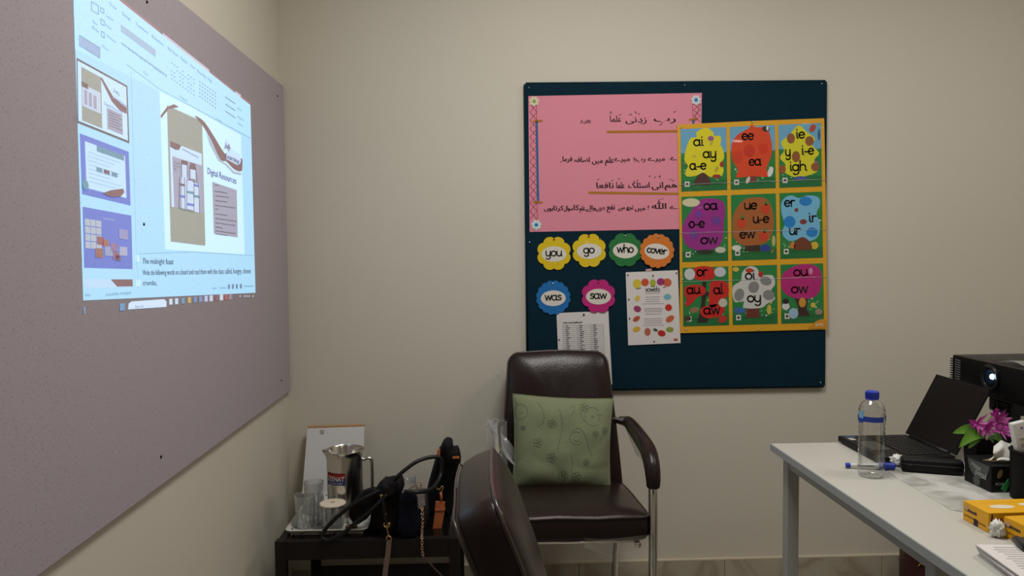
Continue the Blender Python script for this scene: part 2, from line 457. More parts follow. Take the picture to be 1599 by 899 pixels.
sl('thumbnail_tab', [[c1(122, 192), c1(226, 258), c1(226, 312), c1(122, 244)]], 2, beam(150, 178, 215), tool)
r2 = random.Random(3)
dots = []
for k in range(34):
    x = 345+k*7.2; y = 228+k*5.2
    dots.append([c1(x, y), c1(x+4, y+3), c1(x+4, y+3+r2.uniform(6, 16)), c1(x, y+r2.uniform(6, 16))])
for i in range(9):
    for j in range(5):
        x = 612+i*15; y = 335+i*11+j*21
        if r2.random() < .8: dots.append([c1(x, y), c1(x+8, y+6), c1(x+8, y+10), c1(x, y+4)])
for i in range(7):
    for j in range(5):
        x = 765+i*14; y = 435+i*10+j*20; dots.append([c1(x, y), c1(x+6, y+5), c1(x+6, y+11), c1(x, y+6)])
for j in range(3): dots.append([c1(905, 520+j*38), c1(960, 558+j*38), c1(960, 563+j*38), c1(905, 525+j*38)])
o = sl('toolbar_icon', dots, 2, GREY_B, tool); o['kind'] = 'stuff'
strokes('toolbar_edge', [[c1(370, 345), c1(550, 480), c1(1040, 745)]], .8, left, SO+.0009, LINE_B, tool)
strokes('pane_edge', [[(205, 112), (213, 398), (216, 448)]], .8, left, SO+.0009, beam(165, 195, 222), slide)
# thumbnails
TAN_B = beam(152, 156, 146); BRN_B = beam(128, 92, 84, .6); GRB = beam(160, 160, 180, .75); BLU_B = beam(62, 124, 205); TEAL_B = beam(60, 148, 168); RED_B = beam(120, 52, 66, .5); DKR_B = beam(62, 46, 82, .35); INK_B = beam(44, 56, 84, .3)
def quad(tl, tr, br, bl_):
    tl, tr, br, bl_ = V(tl), V(tr), V(br), V(bl_)
    return lambda u, v: (tl*(1-u)+tr*u)*(1-v)+(bl_*(1-u)+br*u)*v
def q4(Q, u0, v0, u1, v1): return [Q(u0, v0), Q(u1, v0), Q(u1, v1), Q(u0, v1)]
Q1 = quad((119.5, 90), (199, 134), (202, 224), (121, 192))
th = sl('thumbnail', [q4(Q1, 0, 0, 1, 1)], 1, DKR_B); sl('page', [q4(Q1, .02, .035, .975, .96)], 2, beam(196, 228, 250), th)
sl('tan_panel', [q4(Q1, .09, .1, .48, .93)], 3, TAN_B, th)
sl('leaflet', [q4(Q1, .1, .36, .46, .7)], 4, beam(190, 208, 228), th); sl('red_tag', [q4(Q1, .1, .32, .22, .4)], 5, RED_B, th)
sl('picture_figure', [q4(Q1, .14+k*.09, .43+k*.01, .2+k*.09, .66) for k in range(3)], 5, GRB, th)
sl('ribbon', [[Q1(.46, .11), Q1(.5, .1), Q1(.72, .33), Q1(.97, .4), Q1(.97, .5), Q1(.84, .5), Q1(.68, .41)]], 3, BRN_B, th)
sl('grey_text_box', [q4(Q1, .58, .55, .88, .9)], 3, GRB, th)
strokes('text_line', [[Q1(.62, .6+k*.045), Q1(.62+.2+.04*(k % 2), .6+k*.045)] for k in range(6)], .7, left, SO+.0017, INK_B, th)
tx('title', [('Digital Resources', Q1(.53, .52), Q1(.88, .535), 6.5, up)], 4, beam(52, 110, 160, .6), th)
tx('logo_text', [('Jolly', Q1(.72, .22), Q1(.84, .26), 8, up), ('Learning', Q1(.74, .34), Q1(.97, .40), 8, up)], 4, NAVY_B, th)
Q2 = quad((124.5, 208), (201, 237), (204, 321), (128, 303))
th = sl('thumbnail', [q4(Q2, 0, 0, 1, 1)], 1, BLU_B); sl('page', [q4(Q2, .1, .1, .92, .88)], 2, beam(190, 224, 250), th)
sl('green_bar', [q4(Q2, .34, .1, .9, .2)], 3, TEAL_B, th)
strokes('text_line', [[Q2(.16, .26+k*.07), Q2(.8-.1*(k % 3), .26+k*.07)] for k in range(8)], .6, left, SO+.0017, LINE_B, th)
for u, m_ in ((.32, TEAL_B), (.47, RED_B), (.63, TEAL_B)): sl('coloured_button', [q4(Q2, u, .47, u+.12, .55)], 4, m_, th)
sl('round_badge', [[Q2(.08+.07*math.cos(a/8*6.283), .83+.09*math.sin(a/8*6.283)) for a in range(8)]], 4, TEAL_B, th)
sl('brown_swoosh', [[Q2(.42, .9), Q2(.62, .8), Q2(.86, .72), Q2(.88, .78), Q2(.8, .88), Q2(.6, .93)]], 4, BRN_B, th)
Q3 = quad((129, 322.5), (205, 336.5), (207, 420), (131.4, 418))
th = sl('thumbnail', [q4(Q3, 0, 0, 1, 1)], 1, BLU_B)
r3 = random.Random(5)
for i in range(3):
    for j in range(4): sl('face_card', [q4(Q3, .04+i*.115, .19+j*.125, .145+i*.115, .3+j*.125)], 2, beam(176, 186, 196), th)
for (u, v, s_, cc) in ((.28, .46, .14, (150, 96, 80)), (.24, .66, .16, (150, 110, 84)), (.4, .5, .12, (160, 110, 90)), (.44, .62, .16, (150, 160, 190)), (.56, .55, .14, (150, 120, 150)), (.6, .7, .14, (140, 110, 130)), (.74, .28, .18, (150, 150, 190)), (.74, .6, .16, (170, 170, 200)), (.66, .76, .1, (120, 90, 110))):
    sl('card', [q4(Q3, u, v, u+s_, v+s_)], 3, beam(*cc, .7), th)
tx('caption', [('Jolly Phonics', Q3(.42, .15), Q3(.66, .15), 5, up)], 2, beam(176, 190, 200), th)
Q4 = quad((131, 436), (207, 436), (207.5, 448), (131.5, 450))
th = sl('thumbnail', [q4(Q4, 0, 0, 1, 1)], 1, beam(188, 220, 246)); sl('brown_band', [[Q4(.55, 0), Q4(1, 0), Q4(1, .9), Q4(.68, .9)]], 2, BRN_B, th)
# main page
c2 = lambda x, y: (90+x*.3114, 240+y*.3114)
page = sl('slide_page', [[c1(550, 480), c1(990, 730), c2(938, 505), c2(540, 480)]], 1, beam(204, 242, 255))
sl('tan_panel', [[c1(590, 568), c1(780, 655), c2(741, 456), c2(736, 461), c2(567, 440)]], 2, TAN_B, page)
doc = sl('leaflet', [[c1(605, 762), c1(778, 830), c2(728, 300), c2(572, 265)]], 3, beam(196, 224, 250), page)
sl('leaflet_picture', [[c2(575, 12), c2(728, 60), c2(730, 300), c2(585, 268)]], 4, GRB, page)
sl('red_tag', [[c1(606, 760), c1(668, 785), c1(655, 810), c1(635, 808), c1(607, 792)]], 4, RED_B, page)
FIGW = beam(196, 216, 240)
for k, (x0, y0, x1, y1) in enumerate(((622, 30, 650, 280), (648, 130, 684, 284), (664, 44, 692, 130), (680, 140, 712, 296))): sl('figure', [[c2(x0, y0), c2(x1, y0+10), c2(x1, y1), c2(x0, y1-8)]], 5, FIGW, page)
for (x0, y0, x1, y1) in ((620, 30, 650, 52), (664, 44, 692, 76)): sl('figure_hat', [[c2(x0, y0), c2(x1, y0+8), c2(x1, y1+6), c2(x0, y1)]], 6, RED_B, page)
for (x0, y0, x1, m_) in ((612, 146, 636, RED_B), (614, 205, 640, BLU_B), (648, 185, 684, TEAL_B), (680, 205, 712, TEAL_B), (650, 246, 684, BLU_B), (682, 150, 708, BLU_B)): sl('figure_band', [[c2(x0, y0), c2(x1, y0+6), c2(x1, y0+18), c2(x0, y0+12)]], 6, m_, page)
strokes('figure_outline', [[c2(*p) for p in l] for l in ([(612, 120), (610, 270), (640, 282)], [(636, 120), (640, 280)], [(648, 130), (648, 280), (684, 290), (684, 130), (648, 130)], [(680, 140), (708, 150), (712, 296)], [(622, 40), (622, 118)], [(650, 42), (650, 118)], [(664, 60), (664, 130)], [(692, 70), (700, 140)])], .9, left, SO+.0029, INK_B, page)
tx('leaflet_text', [('The Jolly', c2(582, 45), c2(614, 56), 4.5, up), ('Phonics', c2(582, 62), c2(614, 72), 4.5, up), ('App', c2(582, 78), c2(598, 84), 4.5, up)], 5, INK_B, page)
strokes('leaflet_rule', [[c1(672, 803), c1(760, 850)]], .8, left, SO+.0021, INK_B, page)
sl('ribbon', [cat_rom([c1(740, 625), c1(790, 655), c1(850, 745), c1(900, 825), c1(950, 858), c1(994, 855), c2(926, 60), c2(921, 88), c2(885, 78), c2(845, 38), c1(880, 862), c1(830, 760), c1(785, 680)], 3, True)], 3, BRN_B, page)
sl('ribbon_shadow', [[c1(800, 710), c1(835, 775), c1(885, 868), c2(850, 52), c2(885, 88), c2(921, 96), c2(920, 108), c2(880, 100), c2(838, 55), c1(868, 870), c1(820, 780)]], 2, beam(166, 186, 204), page)
sl('ribbon_fold', [[c1(555, 625), c1(590, 578), c1(628, 562), c1(655, 578), c1(600, 588), c1(560, 638)]], 3, BRN_B, page)
sl('logo_outline', [[c1(898, 780), c1(905, 745), c1(930, 770), c1(935, 800), c1(985, 838), c1(990, 870), c1(978, 895), c1(910, 858), c1(908, 815)]], 5, beam(196, 224, 248), page)
tx('logo_text', [('Jolly', c1(900, 795), c1(930, 812), 11, (.25, -1)), ('Learning', c1(909, 852), c1(980, 886), 11.5, up)], 6, NAVY_B, page, .25)
tx('title_text', [('Digital Resources', c2(752, 100), c2(896, 152), 14.5, up)], 3, beam(36, 96, 158, .6), page, .2)
sl('grey_text_box', [[c2(775, 140), c2(898, 182), c2(903, 420), c2(783, 400)]], 2, GRB, page)
def scribble(p0, p1, rnd, amp=.5, word=4.5):
    """broken strokes for print too small to read"""
    p0, p1 = V(p0), V(p1); L = (p1-p0).length; d = (p1-p0)/L; x = 0; out = []
    while x < L-.5:
        wl = min(L-x, rnd.uniform(.5, 1.3)*word); n = max(2, int(wl/.7))
        out.append([p0+d*(x+wl*j/n)+V((0, rnd.uniform(-amp, amp))) for j in range(n+1)]); x += wl+.9
    return out
rs = random.Random(11); bl_ = []
for x, y, x2 in ((788, 168, 808), (788, 200, 852), (790, 222, 862), (790, 246, 848), (790, 270, 892), (790, 288, 804), (790, 312, 852), (792, 336, 896), (792, 358, 890), (792, 378, 830), (792, 398, 890), (792, 414, 850)):
    bl_ += scribble(c2(x, y-12), c2(x2, y-12+(x2-x)*.14), rs)
strokes('bullet_text', bl_, 1.0, left, SO+.0013, INK_B, page)
tx('notes_text', [('The midnight feast', (222.7, 411.5), (271, 412.5), 12.5, up), ('Write the following words on a board and read them with the class: called, hungry, cheese', (223, 429.5), (391.5, 426.5), 12, up), ('crumbs,', (223.5, 445), (245, 445), 11, up)], 2, beam(52, 72, 110, .4), slide, .1)
strokes('notes_edge', [[(216, 396), (300, 393), (398, 399)]], .7, left, SO+.0009, LINE_B, slide)
for q_ in ([(212, 398), (217, 398), (218, 408), (212, 408)], [(213, 437), (219, 437), (219, 447), (213, 447)]): sl('scroll_box', [q_], 1, beam(204, 242, 255))
tx('status_text', [('Slide', (133, 462.5), (141, 462.3), 6, up), ('Accessibility: Investigate', (165, 462), (205, 458.5), 7, up), ('Notes', (332, 451.5), (338, 451), 5.5, up), ('Comments', (343, 451), (353, 450.5), 5.5, up)], 2, GREY_B)
sl('view_icon', [[(356+k*6.2, 444-k*.3), (359+k*6.2, 444-k*.3), (359+k*6.2, 451-k*.3), (356+k*6.2, 451-k*.3)] for k in range(4)]+[[(381, 446.5), (396, 446), (396, 447), (381, 447.5)]], 2, GREY_B)
# task bar
sl('start_button', [[(187, 474), (195, 473.5), (195, 484.5), (187, 485)]], 1, beam(90, 150, 190))
sl('show_edge', [[(131, 479), (133, 479), (133, 489), (131, 490)]], 1, beam(120, 160, 205))
sb = sl('search_field', [[(200, 483), (201, 474), (206, 470.5), (256, 467), (260, 470), (260, 479)]], 1, beam(206, 226, 250))
tx('search_text', [('Search', (211, 481), (224, 480), 7, up)], 2, GREY_B, sb)
ics = [(267, (200, 220, 235)), (276, (190, 215, 230)), (286, (110, 150, 180)), (296, (190, 165, 110)), (305, (110, 140, 180)), (313.5, (130, 140, 185)), (322, (180, 190, 225)), (330, (200, 205, 230)), (338, (130, 80, 70)), (346, (205, 215, 230)), (353, (160, 90, 80)), (360, (150, 130, 150))]
for k, (x, cc) in enumerate(ics):
    y = 471-(x-267)*.085; sl('taskbar_icon', [[(x-2.6, y-4.5), (x+2.4, y-4.8), (x+2.4, y+4.3), (x-2.6, y+4.6)]], 1, beam(*cc, .85))
for x in (374, 381, 384.5, 388, 394): sl('tray_icon', [[(x, 461), (x+2, 460.8), (x+2, 463.5), (x, 463.7)]], 1, beam(180, 180, 200))

# ================================================================== NOTICE BOARD ON THE BACK WALL
NT = .022
P3 = lambda p, off: on_y(p, D-off)
nb_c = back((1056, 606), 0)
nboard = thing('notice_board', 'square dark teal fabric notice board on the back wall', 'notice board', (nb_c.x, D, nb_c.z))
TEAL = mat('teal_felt', lin(15, 41, 53), .9, spec=.1, bump=.3, bscale=320, var=.12, vscale=30)
cs = [(821, 131), (1290, 127), (1287, 602.5), (826, 609)]
fr_ = [back(p, NT) for p in cs]; bk_ = [V((v.x, D-.002, v.z)) for v in fr_]
MB().add(fr_+bk_, [(3, 2, 1, 0), (4, 5, 6, 7)]+[(i, (i+1) % 4, 4+(i+1) % 4, 4+i) for i in range(4)]).build('felt_panel', TEAL, nboard)
mt = MB()
for i in range(4):
    a, b = bk_[i], bk_[(i+1) % 4]; mt.tube([V((a.x, D-NT*.55, a.z)), V((b.x, D-NT*.55, b.z))], .008, 8)
mt.build('wrapped_edge', TEAL, nboard, True)
STEEL = mat('steel_pin', (.75, .75, .75, 1), .25, metal=1)
def pin(p, off, m, parent, r=.0035, name='pin'):
    c = back(p, off); return MB().lathe([(r*.5, 0), (r, .001), (r*.9, .003), (r*.3, .0045)], None, 8, Matrix.Translation(c) @ Matrix.Rotation(math.pi/2, 4, 'X')).build(name, m, parent, True)
for p in ((826, 137), (1069, 133), (1283, 131), (1281, 597), (827, 378), (938, 373)): pin(p, NT, STEEL, nboard, .003)

# ---- pink chart with Urdu and Arabic writing
def sheet(o_, quadpx, m, off, name, th=.0008): return flat(name, [quadpx], back, off, m, o_, th)
chart = thing('pink_chart', 'pink paper chart with handwritten Urdu and Arabic prayer lines', 'poster', back((960, 362), NT))
PINK = mat('pink_card', lin(214, 134, 150), .75, spec=.2, bump=.05, bscale=9, var=.03, vscale=4)
sheet(chart, [(825, 150), (1096, 145), (1093, 357), (827, 362)], PINK, NT+.002, 'paper', .001)
CO = NT+.0028
GOLD = mat('orange_glitter', lin(206, 138, 44), .45, bump=.8, bscale=600, var=.35, vscale=400)
MARK = ink(58, 28, 34)
c9 = lambda x, y: (830+x*.2113, 160+y*.2113)
AR = [('رب', 905, 1065, 140, 1), ('زدنی', 695, 850, 146, 1), ('علما', 580, 662, 142, 1.05), ('(الایۃ)', 363, 437, 150, .5),
      ('ے', 1026, 1072, 425, .8), ('میرے', 860, 985, 430, .8), ('رب', 770, 840, 432, .8), ('!', 756, 762, 436, .7), ('میرے', 612, 725, 432, .8), ('علم', 545, 608, 445, 1), ('میں', 448, 525, 446, .9), ('اضافہ', 318, 430, 440, .85), ('فرما', 230, 300, 434, .85), ('۔', 212, 222, 440, .8),
      ('ھم', 985, 1075, 628, .9), ('انی', 890, 972, 632, 1.05), ('اسئلک', 715, 872, 630, .95), ('علما', 628, 686, 632, 1.05), ('نافعا', 480, 606, 632, .95),
      ('ے', 1022, 1078, 785, .7), ('اللہ', 890, 995, 785, .95), ('!', 860, 866, 790, .7), ('میں', 765, 838, 795, .8), ('تجھ', 698, 752, 790, .8), ('سے', 640, 688, 788, .7), ('نفع', 556, 615, 790, .9), ('دینے', 478, 540, 792, .75), ('والے', 400, 474, 792, .75), ('علم', 356, 396, 796, .8), ('کا', 313, 350, 794, .9), ('سوال', 240, 306, 796, .75), ('کرتا', 163, 236, 796, .8), ('ہوں', 95, 158, 796, .75)]
for wd, x0, x1, y, k in AR: text('written_word', [(shape(wd), c9(x0, y), c9(x1, y), 13.0*k)], back, CO, MARK, chart, .22 if y < 200 else .42)
marks = [[(1048, 72), (1066, 66)], [(945, 168), (962, 162)], [(762, 66), (775, 72), (770, 80)], [(786, 86), (800, 82)], [(720, 92), (735, 86), (742, 92)], [(648, 92), (662, 86)], [(580, 72), (592, 66)], [(580, 82), (592, 76)], [(806, 158), (818, 152)],
         [(905, 556), (918, 548)], [(940, 548), (952, 540), (950, 556)], [(868, 546), (880, 540)], [(750, 586), (762, 580)], [(775, 578), (790, 572)], [(640, 566), (652, 560)], [(486, 572), (498, 566)], [(590, 580), (602, 574)], [(1020, 572), (1034, 566)], [(1040, 580), (1052, 574)], [(940, 722), (952, 716)], [(962, 716), (970, 708)]]
strokes('vowel_mark', [[c9(*q) for q in l] for l in marks], .9, back, CO, MARK, chart)
def gold(name, a, b, wd): return flat(name, stroke_polys([a, b], wd)[:1], back, CO, GOLD, chart)
gold('glitter_strip', c9(556, 217), c9(1082, 212), 3.6); gold('glitter_strip', c9(420, 666), c9(1085, 674), 3.6)
BLUEG = mat('blue_glitter', lin(60, 122, 178), .45, bump=.8, bscale=600, var=.3, vscale=400)
flat('blue_strip', stroke_polys([c9(38, 140), c9(48, 728)], 3.6)[:1], back, CO, BLUEG, chart)
flat('blue_strip', stroke_polys([(1082.5, 187), (1082.6, 195)], 3.6)[:1], back, CO, BLUEG, chart)
gold('glitter_strip', (832.5, 189.5), (847, 188.5), 3.4); gold('glitter_strip', (832.5, 315.5), (847, 316), 3.4); gold('glitter_strip', (1076, 187), (1089, 186), 3.4)
REDP = ink(150, 52, 72)
zz = [[(837.5, 160), (838, 188)], [(838.5, 317), (839.5, 342)]]
def zig(x0, x1, ya, yb, n):
    return [[((x0 if k % 2 else x1), ya+(yb-ya)*k/n) for k in range(n+1)], [((x1 if k % 2 else x0), ya+(yb-ya)*k/n) for k in range(n+1)]]
zz += zig(827.5, 838.5, 162, 342, 14)+[[(1081.5, 160), (1082, 186)], [(1095, 162), (1084, 186)]]+zig(1083, 1094, 162, 190, 3)
zl, zr = [l for l in zz if l[0][0] < 900], [l for l in zz if l[0][0] > 900]
for l in zl+zr: strokes('border_line', [l], .6, back, CO+.0004, REDP, chart)
for (x, y, a, b) in ((834, 158, (210, 200, 170), (150, 160, 90)), (1087, 156, (200, 205, 210), (60, 130, 170)), (837.5, 351, (200, 215, 215), (40, 120, 170))):
    f_ = flat('flower_sticker', [scallop(x, y, 8, 7, .3)], back, CO+.001, ink(*a), chart, .0012); flat('flower_centre', [ell(x, y, 3, 3, 12)], back, CO+.0016, ink(*b), f_)
pin((834, 157), CO+.001, STEEL, chart, .002); pin((1087, 153), CO+.001, STEEL, chart, .002)

# ---- laminated letter sounds poster
poster = thing('letter_sounds_poster', 'glossy yellow-bordered poster of nine trees with letter sounds', 'poster', back((1177, 517), NT))
PO = NT+.005
G = lambda r, g, b: ink(r, g, b, True)
flat('laminated_sheet', [[(1057.5, 194.5), (1172, 189), (1287, 184.5), (1290, 330), (1292, 514), (1180, 517), (1062, 520), (1061, 350)]], back, PO, G(214, 158, 34), poster, .0015)
c4 = lambda x, y: (1050+x*.2, 180+y*.2002)
c5 = lambda x, y: (1050+x*.2, 350+y*.2002)
PQ = quad((1057.5, 194.5), (1287, 184.5), (1292, 514), (1062, 520))
cells = {}
US = ((.022, .334), (.358, .664), (.688, .978)); VS = ((.022, .322), (.347, .66), (.687, .968))
SKY, GRASS, GRASS2 = G(104, 160, 190), G(40, 122, 62), G(34, 104, 56)
for j, (v0, v1) in enumerate(VS):
    for i, (u0, u1) in enumerate(US):
        p = flat('tree_panel', [[PQ(u0, v0), PQ((u0+u1)/2, v0), PQ(u1, v0), PQ(u1, (v0+v1)/2), PQ(u1, v1), PQ(u0, v1)]], back, PO+.0005, GRASS, poster); cells[(j, i)] = p
        flat('grass_band', [[PQ(u0, v1-.05), PQ((u0+u1)/2, v1-.06), PQ(u1, v1-.05), PQ(u1, v1), PQ(u0, v1)]], back, PO+.0008, GRASS2, p)
        if j == 0: flat('sky', [[PQ(u0, v0), PQ(u1, v0), PQ(u1, v0+.12), PQ((u0+u1)/2, v0+.13), PQ(u0, v0+.115)]], back, PO+.0008, SKY, p)
        a = PQ(u0+.04, v1-.035); flat('picture_square', [[a+V((-3.8, -4)), a+V((3.8, -4.2)), a+V((3.8, 4)), a+V((-3.8, 4.2))]], back, PO+.0012, G(206, 204, 196), p)
        flat('picture_dot', [ell(a.x, a.y, 2.4, 2.2, 8)], back, PO+.0014, G(70, 52, 48), p)
        strokes('caption_line', scribble(a+V((7, .5)), PQ(u1-.03, v1-.03), rs, .3, 7), .45, back, PO+.0012, G(20, 66, 40), p)
        dd = [PQ(u0+rs.uniform(.02, u1-u0-.02), v1-rs.uniform(.035, .11)) for _ in range(16)]
        flat('daisy', [ell(q_.x, q_.y, .9, .9, 6) for q_ in dd], back, PO+.001, G(196, 208, 170), p)['kind'] = 'stuff'
        d2 = [(PQ(u0+rs.uniform(.01, u1-u0-.01), v0+rs.uniform(.13, v1-v0-.04)), rs.choice(((196, 90, 60), (206, 180, 60), (170, 90, 140), (210, 210, 200), (90, 70, 50)))) for _ in range(9)]
        for q_, cc in d2: flat('garden_blossom', [ell(q_.x, q_.y, rs.uniform(1, 2.2), rs.uniform(1, 1.8), 7)], back, PO+.001, G(*cc), p)
def crown(p, pts, col, n=4, name='tree_crown', off=.0012): return flat(name, [cat_rom(pts, n, True)], back, PO+off, G(*col), p)
def oval(p, cf, x, y, rx, ry, col, name='leaf', rot=0, off=.0017): 
    c_ = cf(x, y); return flat(name, [ell(c_[0], c_[1], rx*.2, ry*.2, 14, rot)], back, PO+off, G(*col), p)
INKG = G(34, 28, 26)
def sound(p, cf, wd, x0, x1, y, xh=46): flat('letter_sound', hand(wd, cf(x0, y), cf(x1, y-(x1-x0)*.03), xh*.2, 2.15), back, PO+.0024, INKG, p)
def pts(cf, l): return [cf(*q_) for q_ in l]
p = cells[0, 0]
flat('tree_trunk', [cat_rom(pts(c4, [(170, 540), (190, 480), (238, 448), (280, 478), (297, 540), (235, 542)]), 4, True)], back, PO+.0016, G(78, 52, 44), p)
crown(p, pts(c4, [(190, 130), (260, 97), (318, 130), (325, 160), (372, 160), (380, 205), (372, 225), (395, 265), (403, 330), (385, 370), (400, 430), (370, 480), (290, 478), (240, 446), (185, 470), (110, 475), (104, 430), (122, 395), (94, 350), (104, 270), (140, 180), (188, 170)]), (212, 200, 34), 5)
oval(p, c4, 300, 180, 24, 20, (150, 88, 130)); oval(p, c4, 385, 382, 16, 22, (160, 44, 50)); oval(p, c4, 345, 475, 34, 15, (150, 50, 44)); oval(p, c4, 170, 320, 16, 9, (184, 176, 60)); oval(p, c4, 345, 420, 12, 26, (180, 156, 50), rot=.5); oval(p, c4, 305, 215, 10, 22, (190, 170, 60), rot=.6)
for a in (('ai', 168, 246, 237), ('ay', 242, 345, 330), ('a-e', 138, 268, 423)): sound(p, c4, *a)
p = cells[0, 1]
flat('tree_trunk', [pts(c4, [(580, 470), (660, 470), (655, 525), (575, 525)])], back, PO+.0011, G(110, 62, 56), p)
crown(p, pts(c4, [(590, 105), (620, 72), (650, 92), (735, 100), (770, 190), (778, 290), (745, 385), (735, 425), (748, 478), (620, 475), (500, 484), (512, 425), (470, 350), (463, 230), (510, 150)]), (208, 70, 34), 5)
oval(p, c4, 600, 275, 45, 50, (190, 52, 30)); oval(p, c4, 510, 325, 42, 48, (196, 60, 34)); oval(p, c4, 710, 260, 38, 42, (200, 56, 30)); oval(p, c4, 730, 105, 30, 22, (60, 46, 44)); oval(p, c4, 742, 100, 10, 18, (210, 206, 196), off=.0019); oval(p, c4, 765, 440, 20, 42, (214, 212, 206), rot=.3); oval(p, c4, 590, 505, 14, 30, (205, 190, 180), rot=.4)
for a in (('ee', 545, 638, 190), ('ea', 600, 695, 390)): sound(p, c4, *a)
p = cells[0, 2]
oval(p, c4, 1000, 492, 55, 18, (70, 84, 140), 'plant_pot')
crown(p, pts(c4, [(985, 76), (1050, 130), (1115, 182), (1092, 232), (1146, 295), (1108, 345), (1122, 400), (1130, 438), (1060, 468), (960, 484), (868, 438), (884, 385), (838, 330), (872, 275), (848, 210), (915, 150)]), (204, 198, 40), 3)
for (x, y, a, b) in ((925, 180, 32, 40), (1070, 200, 34, 38), (965, 322, 32, 44), (858, 420, 28, 34), (1115, 402, 33, 34)): oval(p, c4, x, y, a, b, (140, 84, 50), 'fir_cone')
oval(p, c4, 1095, 100, 22, 34, (170, 70, 54), rot=.5); oval(p, c4, 1145, 150, 10, 45, (60, 90, 130))
for a in (('ie', 966, 1038, 178), ('y', 882, 925, 315), ('i-e', 1010, 1108, 305), ('igh', 916, 1050, 432)): sound(p, c4, *a)
p = cells[1, 0]
crown(p, pts(c4, [(205, 665), (300, 648), (390, 668), (412, 740), (400, 850)])+pts(c5, [(400, 60), (375, 155), (300, 198), (200, 203), (110, 165), (76, 60)])+pts(c4, [(92, 830), (140, 755)]), (146, 44, 128))
oval(p, c4, 145, 680, 70, 34, (200, 196, 160), 'basket'); oval(p, c4, 205, 775, 26, 28, (110, 60, 150)); oval(p, c4, 345, 820, 34, 34, (104, 60, 140)); oval(p, c5, 165, 80, 34, 32, (110, 60, 140)); oval(p, c5, 255, 215, 70, 18, (44, 52, 40), 'root'); oval(p, c5, 375, 200, 42, 24, (190, 190, 170), 'pale_animal_shape')
sound(p, c4, 'oa', 246, 355, 735); sound(p, c4, 'o-e', 130, 255, 875); sound(p, c5, 'ow', 222, 358, 152)
p = cells[1, 1]
flat('tree_trunk', [pts(c5, [(570, 150), (680, 150), (685, 212), (562, 212)])], back, PO+.0011, G(60, 44, 36), p)
crown(p, pts(c4, [(555, 662), (640, 640), (735, 652), (785, 750), (792, 860)])+pts(c5, [(782, 60), (740, 138), (640, 164), (540, 160), (478, 100), (470, 20)])+pts(c4, [(482, 760)]), (160, 92, 46))
for cf, x, y in ((c4, 725, 730), (c4, 540, 842), (c5, 712, 95)): oval(p, cf, x, y, 32, 40, (196, 62, 36), 'berry'); oval(p, cf, x+8, y-46, 12, 20, (70, 120, 56))
oval(p, c5, 500, 185, 36, 22, (212, 210, 200), 'pale_animal_shape'); oval(p, c5, 725, 185, 40, 28, (50, 62, 140), 'plant_pot'); oval(p, c5, 790, 130, 14, 44, (176, 172, 110))
sound(p, c4, 'ue', 562, 665, 732); sound(p, c4, 'u-e', 630, 758, 838); sound(p, c5, 'ew', 528, 648, 108)
p = cells[1, 2]
flat('tree_trunk', [cat_rom(pts(c5, [(950, 195), (965, 130), (1020, 100), (1075, 140), (1085, 195), (1015, 198)]), 4, True)], back, PO+.0017, G(112, 58, 42), p)
crown(p, pts(c4, [(880, 642), (930, 624), (990, 645), (1060, 624), (1140, 640), (1152, 700), (1125, 765), (1148, 830)])+pts(c5, [(1150, 60), (1120, 112), (1060, 132), (1000, 112), (930, 132), (872, 100), (858, 50), (876, 0)])+pts(c4, [(852, 765), (850, 685)]), (112, 176, 208))
for cf, x, y, a, b in ((c4, 1040, 670, 50, 36), (c4, 915, 830, 46, 46), (c5, 1090, 62, 45, 38)): oval(p, cf, x, y, a, b, (36, 122, 190), 'berry')
oval(p, c4, 968, 738, 16, 16, (110, 70, 60)); oval(p, c4, 1022, 830, 28, 20, (120, 50, 50)); oval(p, c5, 938, 165, 22, 26, (196, 120, 54)); oval(p, c5, 1110, 165, 30, 30, (200, 170, 60))
sound(p, c4, 'er', 876, 958, 710); sound(p, c4, 'ir', 1064, 1130, 830); sound(p, c5, 'ur', 913, 1002, 80)
p = cells[2, 0]
flat('tree_trunk', [pts(c5, [(235, 450), (265, 450), (262, 520), (300, 540), (262, 570), (250, 680), (280, 740), (270, 768), (190, 768), (205, 730), (228, 600), (222, 520)])], back, PO+.0011, G(46, 36, 34), p)
oval(p, c5, 135, 390, 42, 46, (196, 196, 196), 'cloud'); oval(p, c5, 372, 372, 46, 40, (190, 190, 196), 'cloud')
for l in ([(160, 350), (240, 325), (320, 345), (332, 400), (300, 432), (200, 435), (150, 400)], [(100, 490), (180, 470), (248, 490), (255, 540), (190, 572), (150, 620), (105, 640), (110, 580), (92, 540)], [(300, 450), (380, 440), (435, 470), (432, 560), (370, 590), (340, 640), (290, 640), (285, 560), (292, 500)], [(220, 660), (310, 625), (400, 635), (405, 680), (360, 722), (270, 732), (225, 705)]): crown(p, pts(c5, l), (192, 40, 36))
oval(p, c5, 392, 740, 36, 26, (186, 44, 36), rot=-.5); oval(p, c5, 395, 612, 34, 34, (190, 186, 170)); oval(p, c5, 170, 668, 34, 22, (140, 110, 80)); oval(p, c5, 120, 735, 26, 20, (74, 50, 44))
sound(p, c5, 'or', 192, 276, 402); sound(p, c5, 'au', 116, 220, 542); sound(p, c5, 'al', 324, 402, 542); sound(p, c5, 'aw', 246, 375, 700)
p = cells[2, 1]
flat('tree_trunk', [pts(c5, [(582, 640), (675, 640), (682, 730), (574, 730)])], back, PO+.0011, G(104, 50, 40), p)
crown(p, pts(c5, [(600, 328), (660, 342), (690, 395), (780, 398), (802, 465), (770, 520), (802, 580), (740, 620), (690, 652), (560, 652), (556, 600), (490, 608), (468, 540), (476, 480), (535, 440), (545, 375)]), (196, 194, 188))
